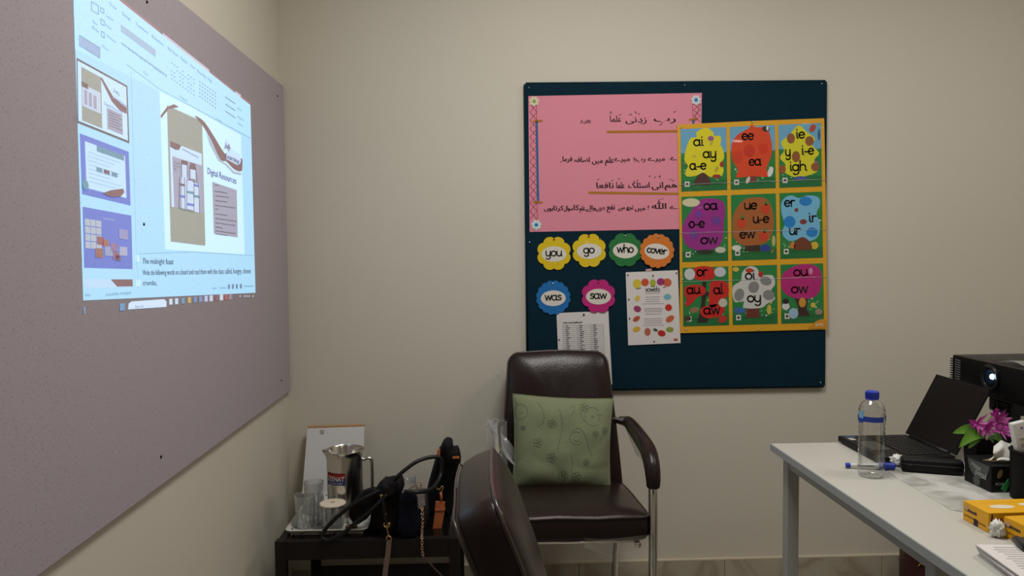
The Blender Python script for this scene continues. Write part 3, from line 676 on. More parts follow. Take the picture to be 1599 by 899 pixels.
for x, y, a, b in ((635, 490, 42, 46), (730, 442, 46, 34), (522, 550, 38, 50), (752, 552, 46, 40)): oval(p, c5, x, y, a, b, (128, 128, 126), 'leaf', .3)
oval(p, c5, 600, 360, 30, 18, (180, 60, 40)); oval(p, c5, 690, 390, 20, 24, (170, 50, 40)); oval(p, c5, 525, 672, 46, 22, (60, 100, 160), 'pond'); oval(p, c5, 755, 665, 18, 40, (196, 170, 70)); oval(p, c5, 495, 352, 26, 18, (206, 176, 70))
sound(p, c5, 'oi', 570, 650, 430); sound(p, c5, 'oy', 586, 695, 605)
p = cells[2, 2]
flat('tree_trunk', [pts(c5, [(950, 560), (1062, 560), (1048, 660), (1075, 715), (975, 715), (985, 660)])], back, PO+.0011, G(62, 40, 38), p)
crown(p, pts(c5, [(955, 328), (1050, 310), (1140, 340), (1166, 430), (1142, 530), (1080, 577), (960, 577), (880, 540), (848, 470), (868, 380)]), (176, 36, 112), 5)
oval(p, c5, 1015, 610, 28, 38, (196, 140, 50), 'owl_hole'); oval(p, c5, 885, 600, 26, 22, (44, 40, 42)); oval(p, c5, 885, 640, 30, 28, (204, 204, 206)); oval(p, c5, 945, 695, 38, 42, (150, 180, 200)); oval(p, c5, 1142, 682, 28, 24, (150, 130, 110)); oval(p, c5, 1080, 365, 16, 26, (206, 130, 170)); oval(p, c5, 1098, 630, 20, 20, (200, 180, 70))  # the pale blue oval beside the trunk is painted glare, no leaf
sound(p, c5, 'ou', 948, 1060, 402); sound(p, c5, 'ow', 930, 1062, 535)
flat('corner_fold', [cat_rom(pts(c5, [(1195, 740), (1130, 752), (1085, 790), (1065, 810), (1195, 806)]), 3, True)], back, PO+.0024, G(206, 140, 34), poster)
text('maker_logo', [('Jolly', c5(1118, 792), c5(1180, 786), 5)], back, PO+.0028, G(225, 220, 205), poster, .2)
CREASE = clear('laminate_crease', (.97, .97, .97), .2, 1.0, haze=.3)
for ya, yb in ((364, 358), (440, 432), (288, 280)):
    MB().tube([back((1060.5+230*k/12, ya+(yb-ya)*k/12+.5*math.sin(k*1.7)), PO+.0026) for k in range(13)], .0009, 6).build('fold_crease', CREASE, poster, True)
for q_ in ((1063.5, 199), (1175, 190.5), (1279.5, 192), (1071, 514), (1184, 514), (1066, 436)): pin(q_, PO+.0005, STEEL, poster, .0035)

# ---- flower-shaped word cards
def card(word, x, y, col, lobes, amp, r, tilt, label, pcol, gap):
    t = thing('flower_word_card', label, 'word card', back((x, y+r), NT), 'flower-shaped word cards on the notice board')
    rot = lambda l: [(x+(a-x)*math.cos(tilt)-(b-y)*math.sin(tilt), y+(a-x)*math.sin(tilt)+(b-y)*math.cos(tilt)) for a, b in l]
    flat('scalloped_card', [rot(scallop(x, y, r, lobes, amp))], back, NT+gap, G(*col), t, .0025)
    flat('white_oval', [rot(ell(x, y+1, 19.5, 12.2, 28))], back, NT+gap+.0004, ink(214, 208, 196), t)
    hw = {2: 8.5, 3: 13}.get(len(word), 15.5)
    a, b = rot([(x-hw, y+4), (x+hw, y+4)]); flat('printed_word', hand(word, a, b, 7.6 if len(word) < 5 else 6.8, 1.95), back, NT+gap+.0008, ink(30, 28, 30), t)
    q_ = rot([(x, y-r+5)])[0]; pin(q_, NT+gap, pcol, t, .004)
REDPIN = mat('red_pin', lin(170, 40, 36), .3)
card('you', 865, 395.5, (216, 186, 26), 8, .14, 27, 0, 'yellow scalloped flower card reading you', REDPIN, .004)
card('go', 920, 391, (216, 186, 26), 8, .14, 27, -.03, 'yellow scalloped flower card reading go', REDPIN, .004)
card('who', 976.5, 390, (36, 112, 58), 8, .12, 27, 0, 'green scalloped flower card reading who', STEEL, .004)
card('cover', 1026, 391.5, (208, 116, 44), 16, .08, 27, .12, 'orange scalloped flower card reading cover', STEEL, .008)
card('was', 864, 464.5, (24, 106, 172), 16, .08, 27, -.03, 'blue scalloped flower card reading was', STEEL, .004)
card('saw', 934.5, 462, (184, 34, 116), 8, .14, 27, 0, 'magenta scalloped flower card reading saw', mat('pink_pin', lin(190, 50, 110), .3), .006)
# ---- vowels sheet
PAPER = mat('white_paper', lin(214, 208, 204), .75, spec=.2)
vs_ = thing('vowels_sheet', 'white sheet titled vowels with small leaf pictures down both sides', 'sheet', back((1020, 537), NT))
sheet(vs_, [(977, 425), (1058.5, 421.7), (1062.7, 535.4), (981, 539)], PAPER, NT+.003, 'paper')
c10 = lambda x, y: (970+x*.1445, 415+y*.1446)
VO = NT+.0034
def pic(name, x, y, rx, ry, col, rot=0, lobes=0):
    c_ = c10(x, y); pl = scallop(c_[0], c_[1], rx*.1445, lobes, .3, 4) if lobes else ell(c_[0], c_[1], rx*.1445, ry*.1446, 14, rot)
    return flat(name, [pl], back, VO, ink(*col), vs_)
for a in (('tree_picture', 172, 192, 46, 50, (206, 186, 60)), ('tree_picture', 258, 178, 42, 42, (196, 80, 54)), ('tree_picture', 342, 184, 34, 40, (160, 170, 60)), ('tree_picture', 428, 172, 44, 40, (150, 50, 110)), ('tree_picture', 497, 180, 48, 46, (196, 94, 66)),
          ('leaf_picture', 175, 352, 26, 34, (210, 180, 80), .4), ('leaf_picture', 500, 335, 42, 34, (120, 170, 180)), ('leaf_picture', 175, 465, 42, 34, (150, 60, 100), .4), ('flower_picture', 512, 450, 42, 42, (190, 44, 36), 0, 9), ('leaf_picture', 165, 572, 44, 26, (176, 84, 56), -.6), ('leaf_picture', 527, 572, 52, 32, (190, 96, 60), -.6), ('leaf_picture', 165, 685, 42, 30, (206, 166, 60), -.3), ('fruit_picture', 285, 712, 34, 44, (176, 100, 76)), ('leaf_picture', 370, 692, 26, 16, (50, 90, 60), .4), ('fruit_picture', 437, 728, 44, 34, (180, 44, 40), .3), ('leaf_picture', 525, 688, 42, 30, (140, 150, 70))): pic(*a)
flat('leaf_shade', [stroke_polys([c10(160, 248), c10(215, 240)], 1.2)[0], stroke_polys([c10(320, 222), c10(365, 222)], 1.2)[0], stroke_polys([c10(450, 232), c10(480, 230)], 1.2)[0]], back, VO, ink(90, 60, 46), vs_)
flat('title', hand('vowels', c10(262, 280), c10(418, 274), 5.0, 1.0), back, VO, ink(44, 42, 46), vs_)
vl = [[c10(262, 297), c10(418, 292)]]
for k, (y, x0, x1) in enumerate(((338, 265, 415), (362, 265, 415), (385, 265, 415), (410, 232, 465), (462, 250, 445), (478, 250, 445), (496, 250, 445), (522, 265, 430), (573, 250, 445), (595, 250, 445), (617, 250, 445), (642, 240, 465))): vl += scribble(c10(x0, y), c10(x1, y-4), rs, .25, 3.2)
strokes('fine_print', vl, .6, back, VO, ink(96, 92, 96), vs_)
flat('maker_logo', [[c10(566, 785), c10(608, 780), c10(612, 810), c10(570, 812)]], back, VO, ink(190, 90, 60), vs_)
DK = mat('dark_pin', lin(40, 38, 40), .35, metal=.5)
for q_ in ((72, 98), (343, 105), (597, 76), (82, 360), (90, 567), (356, 815)): pin(c10(*q_), VO, DK, vs_, .003)
flat('magnet_strip', [[(1008, 420), (1017.5, 419), (1018, 423), (1008.5, 424)]], back, VO+.001, ink(190, 150, 150), vs_, .003)
# ---- word list sheet
ls_ = thing('word_list_sheet', 'white sheet with a three-column printed word list above the chair', 'sheet', back((912, 600), NT))
sheet(ls_, [(869, 488.5), (950, 485.4), (956, 600), (873.5, 602)], PAPER, NT+.0015, 'paper', .0008)
c11 = lambda x, y: (860+x*.089, 480+y*.089)
LO = NT+.002
tl = []
for y in range(0, 33): tl.append([c11(205+y*1.2, 318+y*34.5), c11(925+y*1.2, 292+y*34.5)])
for x in (212, 250, 465, 480, 700, 725, 925): tl.append([c11(x, 330-x*.03), c11(x+35, 1420-x*.03)])
strokes('table_rule', tl, .35, back, LO, ink(140, 136, 140), ls_)
wl = []
for y in range(33):
    for x in (268, 505, 748): wl += scribble(c11(x+y*1.2, 332+y*34.5-x*.03), c11(x+y*1.2+rs.uniform(30, 80), 332+y*34.5-x*.03), rs, .35, 6)
strokes('listed_words', wl, .8, back, LO+.0003, ink(66, 62, 66), ls_)
text('heading', [('Tricky words Spelling list', c11(212, 285), c11(555, 270), 4.2)], back, LO+.0003, ink(40, 38, 42), ls_, .1)
pin(c11(580, 125), LO, DK, ls_, .0042); pin(c11(147, 562), LO, DK, ls_, .003)

# ================================================================== CHAIRS
LEATHER = mat('brown_leather', lin(37, 25, 23), .29, spec=.3, bump=.08, bscale=150, var=.15, vscale=9)
PIPE = mat('brown_piping', lin(60, 46, 42), .25, spec=.6)
CHROME = mat('chrome', (.78, .78, .76, 1), .12, metal=1)
WRAP = clear('plastic_wrap', (.97, .97, .96), .12, .55, bump=.9, bscale=26, haze=.06)
BA, BB, BL = math.radians(2), math.radians(25), .535
def back_pt(u, v, w_):
    t = BA+(BB-BA)*max(0, v)/BL; k = (BB-BA)/BL
    y = (math.cos(BA)-math.cos(t))/k; z = (math.sin(t)-math.sin(BA))/k
    n = V((0, -math.cos(t), math.sin(t)))
    c = V((u, .283+y, .425+z))
    if v < 0: c += V((0, 0, v))
    q = c+n*w_
    if abs(w_) > .02:
        nz = noise.noise(V((u*9, v*5, w_*3)))*.004+(noise.noise(V((u*26+v*9, v*5, 7)))*.0035*(1-abs(u)/.24) if w_ > .04 else 0); q += n*nz*(1 if w_ > 0 else -1)
    return q
def trap(wb, wt, h, r, n=6):
    """outline of the backrest, bottom at v=0"""
    o = [(wb/2-.02, 0), (wb/2, .02)]
    m_ = 10
    for j in range(1, m_): o.append((wb/2+(wt-wb)/2*j/m_, .02+(h-r-.02)*j/m_))
    for j in range(n+1):
        a = math.pi/2*j/n; o.append((wt/2-r+r*math.cos(a), h-r+r*math.sin(a)))
    m2 = 5
    top = [(wt/2-r-(wt-2*r)*j/m2, h+.006*math.sin(math.pi*j/m2)) for j in range(1, m2)]
    half = o; other = [(-x, y) for x, y in reversed(o)]
    return half+top+other
def make_chair(name, label, arms):
    t = thing(name, label, 'chair', (0, 0, FZ), 'brown leather chairs')
    ol = trap(.47, .395, BL, .05)
    TB = .078
    b = MB().pad(ol, [(.2, -TB/2-.004), (.6, -TB/2-.004), (.9, -TB/2-.002), (.96, -TB/2+.003), (.99, -TB/2+.013), (1.006, 0), (1, TB/2-.012), (.975, TB/2), (.93, TB/2+.004), (.8, TB/2+.011), (.67, TB/2+.014), (.55, TB/2+.016), (.42, TB/2+.0168), (.25, TB/2+.017)], back_pt)
    br = b.build('backrest', LEATHER, t, True)
    for w_, pr_ in ((TB/2-.004, .0042), (-TB/2+.002, .0022)):
        MB().tube([back_pt(p[0]*.992, BL/2+(p[1]-BL/2)*.992, w_) for p in ol], pr_, 6, True).build('piping', PIPE, br, True)
    so = densify(rrect(-.235, -.25, .235, .25, .035), .06)
    def seat_pt(u, v, w_):
        z = .452+w_-.09*v-.004*(abs(v/.25)**3)
        return V((u, v, z+(noise.noise(V((u*8, v*8, 0)))*.004 if w_ > .03 else 0)))
    TS = .085
    st = MB().pad(so, [(.3, -TS/2), (.9, -TS/2), (.975, -TS/2+.004), (1, -TS/2+.016), (1.006, 0), (1, TS/2-.014), (.975, TS/2-.002), (.93, TS/2+.003), (.8, TS/2+.008), (.5, TS/2+.012), (.25, TS/2+.013)], seat_pt).build('seat', LEATHER, t, True)
    MB().tube([seat_pt(p[0]*.995, p[1]*.995, TS/2-.006) for p in so], .0045, 6, True).build('piping', PIPE, st, True)
    dim = MB()
    for (x, y) in ((-.1, .02), (.1, .02), (.0, -.1)): dim.lathe([(.011, -.002), (.011, .002), (.006, .005)], seat_pt(x, y, TS/2+.009), 10)
    for s in (-1, 1):
        X = s*.245
        leg = cat_rom([(X, -.235, FZ), (X, -.235, .3), (X, -.235, .55), (X, -.228, .615), (X, -.2, .66)] if arms else [(X, -.235, FZ), (X, -.235, .3), (X, -.23, .37), (X*.97, -.2, .40)], 5)
        MB().tube(leg, .0145, 12, flat=1.15).build('front_leg', CHROME, t, True)
        rl = cat_rom([(s*.2, .02, .405), (s*.2, .12, .36), (s*.2, .2, .2), (s*.2, .25, FZ)], 5)
        MB().tube(rl, .0125, 10).build('rear_leg', CHROME, t, True)
        MB().tube([(s*.2, -.22, .408), (s*.2, .05, .398)], .011, 8).build('seat_rail', CHROME, t, True)
        if not arms: continue
        arm = cat_rom([(X, -.205, .655), (X, -.16, .683), (X, -.02, .695), (X, .16, .70), (X*.97, .24, .70), (X*.86, .30, .70)], 5)
        MB().tube(arm, .0125, 12).build('arm_tube', CHROME, t, True)
        path = cat_rom([(X, -.238, .598), (X, -.236, .632), (X, -.21, .672), (X, -.15, .700), (X, .0, .712), (X, .14, .716), (X, .19, .714)], 5)
        rr = [.021+.006*math.sin(math.pi*min(1, i/(len(path)-1)*1.1)) for i in range(len(path))]; rr[0] = .018; rr[-1] = .012
        if s > 0: MB().tube(path, rr, 14, flat=1.05).build('arm_pad', LEATHER, t, True)   # the left arm has lost its pad
        MB().box((X, .27, .705), (.03, .035, .02), bevel=.004).build('arm_bracket', CHROME, t)
    MB().tube([(-.2, -.19, .412), (.2, -.19, .412)], .009, 8).build('cross_bar', CHROME, t, True)
    MB().tube([(-.2, .02, .404), (.2, .02, .404)], .009, 8).build('cross_bar', CHROME, t, True)
    for s in (-1, 1):
        MB().lathe([(.018, 0), (.018, .012), (.0155, .02)], (s*.245, -.235, FZ), 12).build('foot_cap', BLACK, t, True)
        MB().lathe([(.016, 0), (.016, .012), (.0135, .02)], (s*.2, .25, FZ), 12).build('foot_cap', BLACK, t, True)
    return t
def sheet_grid(fn, nu, nv):
    v = [fn(i/nu, j/nv) for j in range(nv+1) for i in range(nu+1)]
    return v, [(j*(nu+1)+i, j*(nu+1)+i+1, (j+1)*(nu+1)+i+1, (j+1)*(nu+1)+i) for j in range(nv) for i in range(nu)]
def copy_tree(o, parent=None):
    c = o.copy(); COL.objects.link(c); c.parent = parent
    for ch in list(o.children): copy_tree(ch, c)
    return c
far = make_chair('armchair', 'brown leather armchair with chrome arms against the back wall, holding a green cushion', True)
near = make_chair('side_chair', 'nearest brown leather chair, its leaning backrest seen side-on in front of the bags', False)
# plastic still wrapped round the far chair
def w1(u, v):
    x = .02+.225*u; return V((x, -.262-.012*math.sin(u*5+v*3)-.006*math.cos(v*9), .452-(.115+.035*math.sin(u*3.1))*v*(.35+.65*u)))
MB().add(*sheet_grid(w1, 12, 8)).build('plastic_wrap', WRAP, far, True)
def w2(u, v): return V((-.285+.10*u+.006*math.sin(v*9), .10+.13*v+.02*math.sin(u*6), .74-.16*u*(1-.25*v)-.02*math.sin(v*3)+.008*math.sin(v*15+u*7)))
MB().add(*sheet_grid(w2, 12, 12)).build('plastic_wrap', clear('plastic_wrap_folded', (.96, .95, .95), .15, .6, bump=.9, bscale=26, haze=.2), far, True)
def w4(u, v): return V((-.285+.075*u, 0.085+.012*math.sin(u*8+v*3), .75-.16*v+.006*math.sin(u*11)))
MB().add(*sheet_grid(w4, 10, 10)).build('plastic_wrap', clear('plastic_wrap_folded'), far, True)
def w3(u, v): return V((.235+.03*u+.01*math.sin(v*8), .02+.22*v, .70-.11*u*(1-.5*v)+.008*math.sin(v*13)))
MB().add(*sheet_grid(w3, 6, 10)).build('plastic_wrap', WRAP, far, True)
far.location = (.292, 2.635, FZ)
near.location = (.389, 1.395, FZ); near.rotation_euler = (0, 0, math.radians(90))
# ---- green cushion
GREEN = mat('sage_cotton', lin(124, 131, 99), .85, spec=.15, bump=.25, bscale=260, var=.07, vscale=12, sheen=.2)
PENL = mat('pen_drawing', lin(88, 98, 78), .8)
cc = [on_y((801, 615), 2.87), on_y((957, 622.5), 2.87), on_y((953, 765), 2.79), on_y((800, 762), 2.79)]
cn = ((cc[1]-cc[0]).cross(cc[3]-cc[0])).normalized()
if cn.y > 0: cn = -cn
def cushion_pt(u, v, w_):
    """u, v in -1..1, v up; w side +-1"""
    a, b = (u+1)/2, (1-v)/2
    base = (cc[0]*(1-a)+cc[1]*a)*(1-b)+(cc[3]*(1-a)+cc[2]*a)*b
    ctr = (cc[0]+cc[1]+cc[2]+cc[3])/4
    pinch = .045*((1-abs(u)**2)*abs(v)**6+(1-abs(v)**2)*abs(u)**6)
    base = base+(ctr-base)*pinch
    h = .056*((1-abs(u)**3)*(1-abs(v)**3))**.55
    fd = (1-abs(u)**6)*(1-abs(v)**6); q = noise.noise(V((u*1.6, v*1.6, 5)))
    wr = fd*(.007*noise.noise(V((u*2.2, v*2.2, 2)))+.006*(abs(math.sin(u*3.2+v*4.2+q*3))-.5)*max(0, .15-v)+.005*(abs(math.sin(u*9-v*5+q*4))-.5)*max(0, abs(u)-.45)*1.6)
    return base+cn*(h*(w_ if w_ > 0 else w_*.3)+(wr if w_ > 0 else 0))
cush = thing('cushion', 'pale green square cushion with pen doodles resting on the chair', 'cushion', (cc[2]+cc[3])/2)
N = 44; v = []; f = []
for sd in (1, -1):
    o0 = len(v)
    for j in range(N+1):
        for i in range(N+1): v.append(cushion_pt(-1+2*i/N, -1+2*j/N, sd))
    for j in range(N):
        for i in range(N):
            q_ = (o0+j*(N+1)+i, o0+j*(N+1)+i+1, o0+(j+1)*(N+1)+i+1, o0+(j+1)*(N+1)+i); f.append(q_ if sd > 0 else q_[::-1])
cb_ = obj('cover', v, f, GREEN, cush, True)
MB().tube([cushion_pt(x, y, 0) for x, y in [(-1+2*i/16, -1) for i in range(16)]+[(1, -1+2*i/16) for i in range(16)]+[(1-2*i/16, 1) for i in range(16)]+[(-1, 1-2*i/16) for i in range(16)]], .0025, 6, True).build('seam', GREEN, cush, True)
def doodle(l): 
    b = MB()
    for pl in l:
        pl = [V(p) for p in pl]
        for (a, c) in stroke_pairs(pl, .009): b.add([cushion_pt(q_.x, q_.y, 1)+cn*.0008 for q_ in (a[0], a[1], c[1], c[0])], [(0, 1, 2, 3)])
    return b
def stroke_pairs(pts_, wd):
    out = []
    for i in range(len(pts_)):
        t = (pts_[min(i+1, len(pts_)-1)]-pts_[max(i-1, 0)]); t.normalize(); n_ = V((-t.y, t.x))*wd/2; out.append((pts_[i]+n_, pts_[i]-n_))
    return list(zip(out, out[1:]))
cu = lambda x, y: ((x-400)/310*1.0-.02, 1-(y-315)/300*1.0) # from a zoomed view of the cushion
def cup(x, y): return ((x-398)/312, (615-y)/300)
def ring(x, y, rx, ry, a0=0, a1=360): return [cup(x+rx*math.cos(math.radians(a)), y+ry*math.sin(math.radians(a))) for a in range(a0, a1+1, 20)]
dl = [ring(130, 425, 42, 48), ring(130, 428, 12, 10, 0, 180), ring(475, 585, 42, 40, 40, 300), ring(475, 590, 16, 14, 0, 180), ring(575, 440, 48, 62, 60, 330), ring(575, 442, 8, 6)]
dl += [cat_rom([cup(*q_) for q_ in l], 6) for l in ([(225, 355), (265, 410), (272, 480), (240, 520)], [(365, 400), (385, 480), (380, 560), (355, 670)], [(445, 545), (490, 520), (530, 570), (555, 650), (580, 700)], [(440, 690), (455, 740), (450, 800)], [(600, 430), (640, 425)], [(615, 440), (618, 470)], [(660, 380), (672, 390)], [(520, 400), (500, 430), (530, 480)], [(450, 370), (462, 400), (440, 440)], [(95, 360), (110, 380)])]
for (x, y, r) in ((322, 498, 16), (238, 622, 17), (322, 715, 17), (525, 380, 17), (595, 555, 12), (540, 735, 12), (395, 825, 18), (480, 830, 18), (145, 530, 10), (660, 530, 14)):
    for k in range(5):
        a = k*72; dl.append(ring(x+r*math.cos(math.radians(a)), y+r*math.sin(math.radians(a)), r*.7, r*.7))
doodle(dl).build('pen_doodles', PENL, cb_)

# ================================================================== LOW TABLE IN THE CORNER AND WHAT STANDS ON IT
ZT = .408
WENGE = mat('black_stained_wood', lin(24, 19, 18), .5, spec=.25, bump=.1, bscale=60, var=.2, vscale=8)
tx0, tx1, ty0, ty1 = -.69, -.085, 2.50, 3.04
tab = thing('side_table', 'low black wooden side table in the corner under the bags and tray', 'table', ((tx0+tx1)/2, (ty0+ty1)/2, FZ))
MB().span((tx0+.035, ty0+.03, ZT-.018), (tx1-.035, ty1-.03, ZT), bevel=.002).build('table_top', mat('dark_glass_top', lin(14, 12, 12), .2, spec=.35), tab)
for x in (tx0, tx1-.035):
    for y in (ty0, ty1-.035): MB().span((x, y, FZ), (x+.035, y+.035, ZT+.003), bevel=.003).build('leg', WENGE, tab)
for y in (ty0+.004, ty1-.03): MB().span((tx0+.03, y, ZT-.062), (tx1-.03, y+.026, ZT+.001), bevel=.002).build('apron', WENGE, tab)
for x in (tx0+.004, tx1-.03): MB().span((x, ty0+.03, ZT-.062), (x+.026, ty1-.03, ZT+.001), bevel=.002).build('apron', WENGE, tab)
MB().span((tx0+.02, ty0+.03, .10), (tx1-.02, ty1-.03, .118), bevel=.002).build('lower_shelf', WENGE, tab)
# leaning white panel
bd = thing('whiteboard', 'small white rectangular board with a tan top edge leaning behind the jug', 'board', (-.55, 3.0, ZT))
a0, a1 = on_y((480, 670), 3.07), on_y((569, 667), 3.07); b0, b1 = V((a0.x-.01, 3.0, ZT+.003)), V((a1.x-.004, 3.0, ZT+.003))
dv = V((0, .022, .006))
MB().add([b0, b1, a1, a0, b0+dv, b1+dv, a1+dv, a0+dv], [(0, 1, 2, 3), (7, 6, 5, 4), (0, 4, 5, 1), (1, 5, 6, 2), (2, 6, 7, 3), (3, 7, 4, 0)]).build('board', mat('white_laminate', lin(206, 204, 204), .45), bd)
MB().tube([a0+dv*.5+V((0, 0, .003)), a1+dv*.5+V((0, 0, .003))], .006, 6).build('tan_edge', mat('tan_edge', lin(178, 138, 96), .6), bd)
MB().box((a0+(a1-a0)*.26+V((0, -.004, -.012))), (.014, .006, .016), bevel=.002).build('clip', CHROME, bd)
# tray
tl_, tr_ = -.668, -.396
tray = thing('tray', 'white patterned rectangular tray under the glasses and jug', 'tray', (-.52, 2.72, ZT))
TRAYM = mat('white_tray', lin(190, 188, 182), .4)
tnt = TRAYM.node_tree; tg = tnt.nodes.new('ShaderNodeNewGeometry'); tv = tnt.nodes.new('ShaderNodeTexVoronoi'); tv.inputs['Scale'].default_value = 60
tnt.links.new(tg.outputs['Position'], tv.inputs['Vector']); tr = tnt.nodes.new('ShaderNodeValToRGB'); tr.color_ramp.elements[0].position = .22; tr.color_ramp.elements[0].color = lin(92, 96, 92); tr.color_ramp.elements[1].position = .34; tr.color_ramp.elements[1].color = lin(196, 194, 188)
tnt.links.new(tv.outputs['Distance'], tr.inputs['Fac']); tnt.links.new(tr.outputs['Color'], tnt.nodes['Principled BSDF'].inputs['Base Color'])
ty_0, ty_1 = 2.548, 2.95
MB().span((tl_+.015, ty_0+.015, ZT+.0014), (tr_-.015, ty_1-.015, ZT+.006)).build('base', TRAYM, tray)
rim = rrect(tl_, ty_0, tr_, ty_1, .02, 4); rin = rrect(tl_+.017, ty_0+.017, tr_-.017, ty_1-.017, .012, 4)
n = len(rim)
MB().add([V((x, y, ZT+.022)) for x, y in rim]+[V((x, y, ZT+.003)) for x, y in rin]+[V((x, y, ZT+.019)) for x, y in rim]+[V((x, y, ZT+.0014)) for x, y in rin], [(i, (i+1) % n, n+(i+1) % n, n+i) for i in range(n)]+[(2*n+i, 3*n+i, 3*n+(i+1) % n, 2*n+(i+1) % n) for i in range(n)]).build('rim', TRAYM, tray, True)
MB().tube([V((x, y, ZT+.021)) for x, y in rim], .0022, 6, True).build('rim_bead', mat('rim_bead', lin(200, 196, 186), .35), tray, True)
ZR = ZT+.0062
# steel jug
jc = on_z((533, 822), ZR); jc = V((jc.x, jc.y+.092, ZR)); JR, JH = .064, .245
jug = thing('steel_jug', 'tall stainless steel jug with a ZEENAT label on the tray', 'jug', jc)
JS = mat('brushed_steel', (.62, .6, .56, 1), .2, metal=1, bump=.03, bscale=30)
MB().lathe([(0.001, 0), (JR-.008, 0), (JR-.004, .005), (JR-.002, .02), (JR, JH-.02), (JR, JH-.008), (JR+.005, JH-.002), (JR+.006, JH), (JR+.003, JH+.001), (JR-.002, JH-.006), (JR-.003, .01), (.001, .008)], jc, 48).build('body', JS, jug, True, 40)
sp = [V((jc.x, jc.y, jc.z+JH)) + V((math.cos(a)*(JR+.004+ex), math.sin(a)*(JR+.004+ex), dz)) for a, ex, dz in [(math.radians(180+20+d), .011*math.exp(-(d/16)**2), .004*math.exp(-(d/16)**2)) for d in range(-60, 61, 10)]]
spl = [V((jc.x, jc.y, jc.z+JH-.025)) + V((math.cos(math.radians(200+d))*JR, math.sin(math.radians(200+d))*JR, 0)) for d in range(-60, 61, 10)]
k = len(sp); MB().add(sp+spl, [(i, i+1, k+i+1, k+i) for i in range(k-1)]).build('spout', JS, jug, True)
hx = jc.x+JR
MB().tube(cat_rom([(hx-.002, jc.y+.012, jc.z+JH-.04), (hx+.017, jc.y+.016, jc.z+JH-.036), (hx+.027, jc.y+.018, jc.z+JH-.05), (hx+.027, jc.y+.018, jc.z+.1), (hx+.022, jc.y+.016, jc.z+.075), (hx-.002, jc.y+.012, jc.z+.06)], 5), 0.0065, 8, flat=1.9).build('handle', JS, jug, True)
def jpt(a, z, o=.0008): return V((jc.x+math.cos(a)*(JR+o), jc.y+math.sin(a)*(JR+o), jc.z+z))
def jlab(name, a0, a1, z0, z1, m, o):
    n = 12; return obj(name, [jpt(math.radians(a0+(a1-a0)*i/n), z, o) for z in (z0, z1) for i in range(n+1)], [(i, i+1, n+2+i, n+1+i) for i in range(n)], m, jug, True)
jlab('label_red', 214, 280, .157, .176, ink(128, 34, 36), .0008); jlab('label_navy', 214, 280, .134, .157, ink(30, 44, 92), .0008)
def jtxt(body, a0, a1, z, h, m, o, name):
    vs, fs = glyphs(body); x0 = min(q.x for q in vs); x1 = max(q.x for q in vs)
    obj(name, [jpt(math.radians(a0+(a1-a0)*(q.x-x0)/(x1-x0)), z+q.y*h, o) for q in vs], fs, m, jug)
jtxt('ZEENAT', 217, 277, .148, .024, ink(226, 216, 206), .0014, 'brand_lettering')
jtxt('STAINLESS STEEL', 222, 272, .138, .008, ink(206, 206, 214), .0014, 'small_lettering')
# glasses
GLASS = clear('glass', (.95, .965, .96), .03, 1.15, bump=.35, bscale=45, haze=.07)
def tumbler(px, label, r, h, lid=False, dy=0):
    c = on_z(px, ZR); c = V((c.x, c.y+r+dy, ZR))
    t = thing('glass_tumbler', label, 'glass', c, 'glass tumblers on the tray')
    MB().lathe([(r*.72, 0), (r*.78, .004), (r*.84, h*.3), (r, h), (r-.003, h), (r*.8, h*.3), (r*.72, .018), (.001, .015)], c, 28).build('body', GLASS, t, True, 50)
    rb = MB()
    for j in range(14):
        a = 2*math.pi*j/14; rb.tube([c+V((math.cos(a)*r*k_, math.sin(a)*r*k_, z)) for k_, z in ((.79, .006), (.845, h*.3), (.9, h*.55))], .0028, 5)
    rb.build('cut_flutes', GLASS, t, True)
    if lid:
        MB().lathe([(.001, h), (r+.004, h), (r+.005, h+.002), (r+.004, h+.005), (.003, h+.006), (.003, h+.009), (.001, h+.0095)], c, 32).build('lid', mat('cream_lid', lin(214, 202, 184), .5), t, True, 40)
        MB().lathe([(.007, h+.0062), (.006, h+.0085), (.001, h+.009)], c, 12).build('lid_knob', mat('cream_lid2', lin(160, 146, 128), .5), t)
tumbler((473, 829), 'front left clear cut-glass tumbler on the tray', .037, .112, dy=.005)
tumbler((486, 808), 'rear clear glass tumbler behind the others, nearest the white board', .037, .115, dy=.015)
tumbler((498, 826), 'small clear glass tumbler between the lidded one and the front left one', .021, .075, dy=.035)
tumbler((517, 834), 'clear glass tumbler covered with a cream lid', 0.039, .09, True, dy=.0)
co = thing('coaster', 'small round brown coaster at the right side of the tray', 'coaster', on_z((549, 823), ZR))
cp = on_z((549, 823), ZR); MB().lathe([(.001, 0), (.02, 0), (.021, .003), (.02, .006), (.001, .006)], cp, 24).build('disc', mat('coaster_wood', lin(104, 78, 52), .6), co, True, 40)
MB().lathe([(.015, .0062), (.017, .0068), (.015, .0072)], cp, 24, cap=False).build('ring', mat('coaster_ring', lin(150, 120, 84), .6), co)
